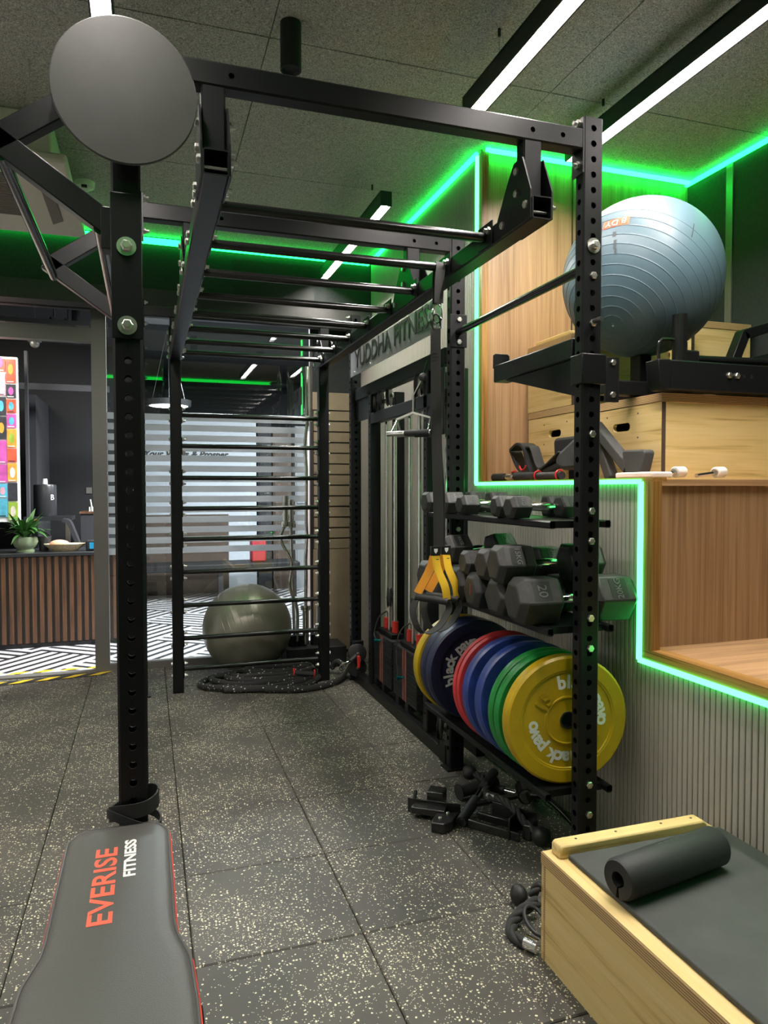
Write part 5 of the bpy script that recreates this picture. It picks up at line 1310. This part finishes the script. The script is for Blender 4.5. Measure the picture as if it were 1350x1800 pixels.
def leaf(q, base_, d, L, wd, droop):
    pts = []; d = Vector(d).normalized(); side = d.cross(Vector((0, 0, 1))).normalized()
    n = 5; L_, R_ = [], []
    for i in range(n + 1):
        t = i / n; p = Vector(base_) + d * L * t + Vector((0, 0, L * (0.5 * t - droop * t * t)))
        ww = wd * math.sin(PI * min(0.98, 0.08 + t * 0.92)) * (1 if i < n else 0.1)
        L_.append(q.bm.verts.new(p + side * ww)); R_.append(q.bm.verts.new(p - side * ww))
    for i in range(n): q.bm.faces.new((L_[i], R_[i], R_[i + 1], L_[i + 1]))
for k in range(80):
    a = random.uniform(0, 2 * PI); L = random.uniform(0.12, 0.24)
    q = B(); leaf(q, (-1.612 + 0.03 * math.cos(a), 4.78 + 0.03 * math.sin(a), CT + 0.125 + random.uniform(0, 0.05)), (math.cos(a), math.sin(a), random.uniform(0.1, 1.8)), L, random.uniform(0.014, 0.026), random.uniform(0.3, 1.0))
    q.out('leaf', 'leaf_green', pt, smooth=60)
q = B(); leaf(q, (-1.54, 4.74, CT + 0.24), (0.4, -0.2, 0.6), 0.05, 0.018, 0.3); q.out('flower', 'leaf_red', pt)
q = B(); leaf(q, (-1.69, 4.74, CT + 0.25), (0.6, -0.2, 0.3), 0.06, 0.012, 0.1); q.out('flower', 'leaf_red', pt)
B().lathe([(0.001, CT), (0.045, CT), (0.058, CT + 0.13), (0.053, CT + 0.13), (0.04, CT + 0.01)], 24, Matrix.Translation((-1.475, 4.90, 0))).out('cup', 'stone_top', label='dark tumbler on the counter behind the potted plant', cat='cup')
bs = thing('bread_basket', 'woven basket with a bread loaf on the counter', 'basket', (-1.30, 4.80, CT))
B().lathe([(0.001, CT), (0.09, CT), (0.15, CT + 0.055), (0.155, CT + 0.065), (0.145, CT + 0.062), (0.085, CT + 0.012)], 28, Matrix.Translation((-1.30, 4.80, 0)) @ Matrix.Diagonal((1.1, 0.7, 1, 1))).out('tray', 'wicker', bs)
B().sphere((-1.345, 4.80, CT + 0.062), 0.055, 18, 10, (1.5, 0.8, 0.7)).out('loaf', 'bread', bs)
B().box(-1.27, 4.76, CT + 0.04, -1.19, 4.84, CT + 0.065).out('napkin', 'white_paint', bs, bevel=0.01)
ck = thing('desk_clock', 'small dark desk device with blue display at the end of the counter', 'clock', (-1.06, 4.78, CT))
B().box(-1.125, 4.72, CT, -0.99, 4.82, CT + 0.095).out('case', 'black_matte', ck, bevel=0.012)
B().box(-1.095, 4.717, CT + 0.02, -1.02, 4.721, CT + 0.075).out('display', 'blue_screen', ck)
# poster wall
pw = thing('poster_wall', 'brightly lit panel covered with colourful printed posters at the left edge', 'posters', (-2.2, 5.05, 1.06))
B().box(-2.9, 5.04, 1.06, -1.69, 5.10, 2.52).out('panel', 'white_paint', pw)
random.seed(21)
cols = [(-1.705, 0.075), (-1.785, 0.075), (-1.90, 0.105), (-2.02, 0.11), (-2.14, 0.11)]
for ci, (xr, wd) in enumerate(cols):
    z = 1.075 + 0.03 * (ci % 2)
    while z < 2.42:
        hh = random.choice((0.12, 0.16, 0.2, 0.24))
        B().box(xr - wd, 5.032, z, xr, 5.040, min(z + hh, 2.50)).out('poster', 'print_%d' % random.randrange(10), pw)
        if random.random() < 0.75: B().prism([(xr - wd * 0.5 + 0.28 * wd * math.cos(2 * PI * i / 10), z + hh * 0.5 + 0.3 * min(hh, 0.16) * math.sin(2 * PI * i / 10)) for i in range(10)], 'y', 5.0305, 5.032).out('print_motif', 'print_%d' % random.randrange(10), pw)
        B().box(xr - wd * 0.9, 5.0305, z + 0.006, xr - wd * 0.2, 5.032, z + 0.014).out('print_line', 'print_%d' % random.choice((7, 9)), pw)
        z += hh + 0.012
plt_ = bpy.data.lights.new('poster_light', 'AREA'); plt_.energy = 14; plt_.size = 0.5; plt_.color = (1.0, 0.95, 0.85)
plamp = thing('picture_lamp', 'slim black lamp above the poster panel', 'lamp', (-2.1, 4.62, 2.70))
B().box(-2.6, 4.59, 2.70, -1.7, 4.65, 2.74).out('housing', 'black_matte', plamp)
plo = bpy.data.objects.new('lamp_light', plt_); COL.objects.link(plo); plo.parent = plamp; plo.location = (0.0, 0, -0.01); plo.rotation_euler = (rad(25), 0, 0)
# back office
B().box(-2.2, 6.9, 0, -0.62, 6.95, HZ).out('wall_office', 'black_matte', label='near black wall behind the reception', cat='wall', kind='structure')
B().box(-1.72, 5.9, 0, -1.66, 6.9, 2.3).out('door_1', 'wall_dim', label='half open dark door behind the reception', cat='door', kind='structure')
B().box(-1.665, 5.25, 0, -1.64, 5.32, 2.62).out('trim_3', 'office_trim', label='slim grey door jamb behind the poster panel', cat='trim', kind='structure')
B().box(-2.9, 5.5, 2.30, -0.95, 5.56, 2.36).out('trim_4', 'office_trim', label='grey soffit edge above the reception', cat='trim', kind='structure')
bc = thing('black_canister', 'glossy black drum with white lettering behind the reception counter', 'drum', (-1.55, 5.6, 1.09))
B().lathe([(0.001, 1.09), (0.10, 1.09), (0.104, 1.10), (0.104, 1.38), (0.098, 1.395), (0.001, 1.40)], 32, Matrix.Translation((-1.55, 5.6, 0))).out('body', 'stone_top', bc)
text_obj('lettering', 'B', 0.075, 'white_paint', bc, axes((-1.478, 5.522, 1.27), (0.72, 0.69, 0), (0, 0, 1)), 0.001)
B().box(-1.72, 5.45, 1.05, -1.30, 5.8, 1.088).out('shelf', 'stone_top', bc)
B().box(-1.70, 5.47, 0, -1.66, 5.51, 1.05).box(-1.36, 5.47, 0, -1.32, 5.51, 1.05).out('shelf_legs', 'steel', bc)
B().lathe([(0.001, 1.40), (0.026, 1.40), (0.021, 1.452), (0.001, 1.452)], 20, Matrix.Translation((-1.548, 5.58, 0))).out('paper_cup', 'white_paint', label='white paper cup upside down on the black drum', cat='cup')
dk = thing('office_desk', 'dark desk with wood top behind the reception', 'desk', (-1.05, 6.3, 0))
B().box(-1.29, 6.15, 1.09, -0.80, 6.5, 1.112).out('desk_top', 'walnut', dk)
B().box(-1.28, 6.17, 0, -0.82, 6.48, 1.09).out('body', 'wall_dim', dk)
B().box(-1.20, 6.22, 1.112, -1.145, 6.27, 1.16).out('tissue_box', 'white_paint', label='small white box on the dark office desk', cat='box')
B().bar((-1.165, 6.2, 1.115), (-1.185, 6.22, 1.24), 0.012, 0.008).out('white_stick', 'white_paint', label='thin white stick leaning on the small white box', cat='stick')
B().box(-1.275, 6.885, 1.30, -1.215, 6.90, 1.37).out('wall_switch', 'frame_grey', label='light switch plate on the near black wall', cat='switch')
oc_ = thing('office_chair', 'black office chair back seen over the counter', 'chair', (-1.25, 5.30, 0.0))
B().ribbon(smooth_path([(-1.36, 5.30, 1.06), (-1.31, 5.30, 1.04), (-1.27, 5.30, 0.94), (-1.22, 5.30, 0.80)], 6), 0.18, 0.035, (0, 1, 0)).out('backrest', 'foam_black', oc_)
B().cyl((-1.25, 5.30, 0.0), (-1.25, 5.30, 0.82), 0.03, seg=12).out('column', 'black_metal', oc_)
cv = thing('dome_camera', 'small grey ceiling security camera above the reception', 'camera', (-1.54, 5.0, 2.60))
B().box(-1.60, 4.95, 2.66, -1.49, 5.05, 2.72).out('base', 'frame_grey', cv, bevel=0.006)
B().sphere((-1.54, 5.0, 2.645), 0.04, 16, 10).out('dome', 'frame_grey', cv)
B().box(-1.545, 4.99, 2.72, -1.535, 5.01, HZ).out('stem', 'frame_grey', cv)
sp_ = thing('ceiling_downlight', 'small black downlight above the doorway to the reception', 'lamp', (-1.20, 5.0, 2.68))
B().cyl((-1.20, 5.0, 2.66), (-1.20, 5.0, HZ), 0.035, seg=18).out('body', 'black_matte', sp_)
for lab, x_, y_ in (('black track spotlight seen through the glass above the doorway', -1.36, 4.3), ('second track spotlight beside it above the doorway', -1.26, 4.35)):
    t = thing('track_spotlight', lab, 'lamp', (x_, y_, 2.6), group='track spotlights')
    B().cyl((x_, y_, 2.62), (x_ + 0.06, y_ - 0.05, 2.72), 0.028, seg=16).out('head', 'black_matte', t)
    B().cyl((x_ + 0.06, y_ - 0.02, 2.70), (x_ + 0.06, y_ - 0.02, HZ), 0.008, seg=8).out('stem', 'black_matte', t)
B().box(-2.8, GY + 0.6, 2.66, -0.9, GY + 0.64, 2.70).out('light_track', 'black_matte', label='black lighting track running over the doorway', cat='track')
# white sign wall in the hall
ws = thing('sign_wall', 'white wall panel with black script lettering far behind the glass', 'sign', (-0.15, 7.5, 0))
B().box(-1.10, 7.5, 0.0, 0.77, 7.56, 2.30).out('panel', 'hall_white', ws)
B().box(-1.10, 7.46, 0.0, 0.40, 7.5, 1.02).out('lower_cladding', 'hall_brown', ws)
text_obj('lettering', 'Spread Your Wings & Prosper', 0.112, 'label_black', ws, axes((-0.30, 7.494, 1.795), (1, 0, 0), (0, 0, 1)), 0.001, shear=0.35, bold=0.004)
for lab, x0, x1, m, z1 in (('dark pillar right of the white sign wall', 0.80, 0.98, 'wall_dim', 2.3), ('brown bookcase beyond the glass', 1.0, 1.25, 'hall_brown', 2.1), ('grey wardrobe panel beyond the glass', 1.30, 1.75, 'hall_grey', 2.2), ('dark grey wall unit beyond the glass', 1.80, 2.6, 'hall_grey', 2.4)):
    t = thing('wall_unit', lab, 'cabinet', ((x0 + x1) / 2, 7.7, 0))
    B().box(x0, 7.55, 0.0, x1, 7.9, z1).out('carcass', m, t, bevel=0.004)
    for k in range(4): B().box(x0 + 0.02, 7.535, 0.25 + 0.45 * k, x1 - 0.02, 7.55, 0.62 + 0.45 * k).out('front', m, t, bevel=0.004)
hs = thing('hall_seat', 'dark low bench on the hatched hall floor behind the glass', 'bench', (0.1, 6.9, 0))
B().box(-0.75, 6.75, 0.36, 1.2, 7.25, 0.44).out('seat', 'black_matte', hs, bevel=0.01)
for xx in (-0.70, 0.2, 1.1): B().box(xx, 6.78, 0, xx + 0.06, 6.84, 0.36).out('leg', 'black_matte', hs)
B().box(0.62, 6.9, 0.44, 0.80, 7.1, 0.72).out('red_bag', 'hall_red', label='red bag on the dark hall bench', cat='bag', bevel=0.02)
B().box(0.86, 4.6, 0.0, 1.05, 4.75, 1.9).out('hall_column', 'hall_pink', label='pinkish column seen behind the barbells', cat='column', bevel=0.004)
rl_ = thing('ring_pendant', 'round white ring pendant lamp hanging in the hall', 'lamp', (-0.385, 5.6, 2.195))
RC = Vector((-0.388, 5.6, 2.195))
B().lathe([(0.190, RC.z), (0.220, RC.z), (0.224, RC.z + 0.06), (0.02, RC.z + 0.065), (0.02, RC.z + 0.05), (0.190, RC.z + 0.03)], 40, Matrix.Translation((RC.x, RC.y, 0)), closed=True).out('housing', 'black_matte', rl_)
B().lathe([(0.001, RC.z + 0.002), (0.190, RC.z + 0.002), (0.190, RC.z + 0.010), (0.001, RC.z + 0.010)], 40, Matrix.Translation((RC.x, RC.y, 0))).out('diffuser', 'lamp_hall', rl_)
for a in (0.5, 2.6, 4.7): B().cyl((RC.x + 0.19 * math.cos(a), RC.y + 0.19 * math.sin(a), RC.z + 0.06), (RC.x, RC.y, HZ), 0.0015, seg=6).out('wire', 'steel', rl_)
vt = thing('air_vent', 'grey ceiling air grille behind the glass', 'vent', (-0.55, 4.3, 2.78))
B().box(-0.78, 4.15, 2.80, -0.34, 4.6, HZ).out('box', 'hall_grey', vt)
for k in range(7): B().box(-0.78, 4.135, 2.805 + 0.022 * k, -0.34, 4.15, 2.812 + 0.022 * k).out('louvre', 'white_paint', vt)
# added lamps, hidden from view, that fill the hall with light
for k, (x_, y_) in enumerate(((-0.15, 4.15), (0.8, 4.2), (2.3, 5.8))):
    t = thing('hall_fill_lamp', ('added fill lamp hidden right behind the bulkhead', 'added unseen fill lamp behind the far corner of the rig', 'added unseen fill lamp above the right side of the hall', 'added unseen fill lamp at the far end of the hall')[k], 'lamp', (x_, y_, HZ - 0.03), group='added hall fill lamps')
    B().box(x_ - 0.32, y_ - 0.32, HZ - 0.03, x_ + 0.32, y_ + 0.32, HZ - 0.004).out('frame', 'white_paint', t)
    li = bpy.data.lights.new('hall_fill_light', 'AREA'); li.energy = HALL_POWER; li.size = 0.6; li.color = (0.93, 0.97, 1.0)
    lo = bpy.data.objects.new('hall_fill_light', li); COL.objects.link(lo); lo.parent = t; lo.location = (0, 0, -0.006)
# remove the scratch part
for o in [o for o in COL.objects if o.name.startswith('bracket_ear')]: bpy.data.objects.remove(o)
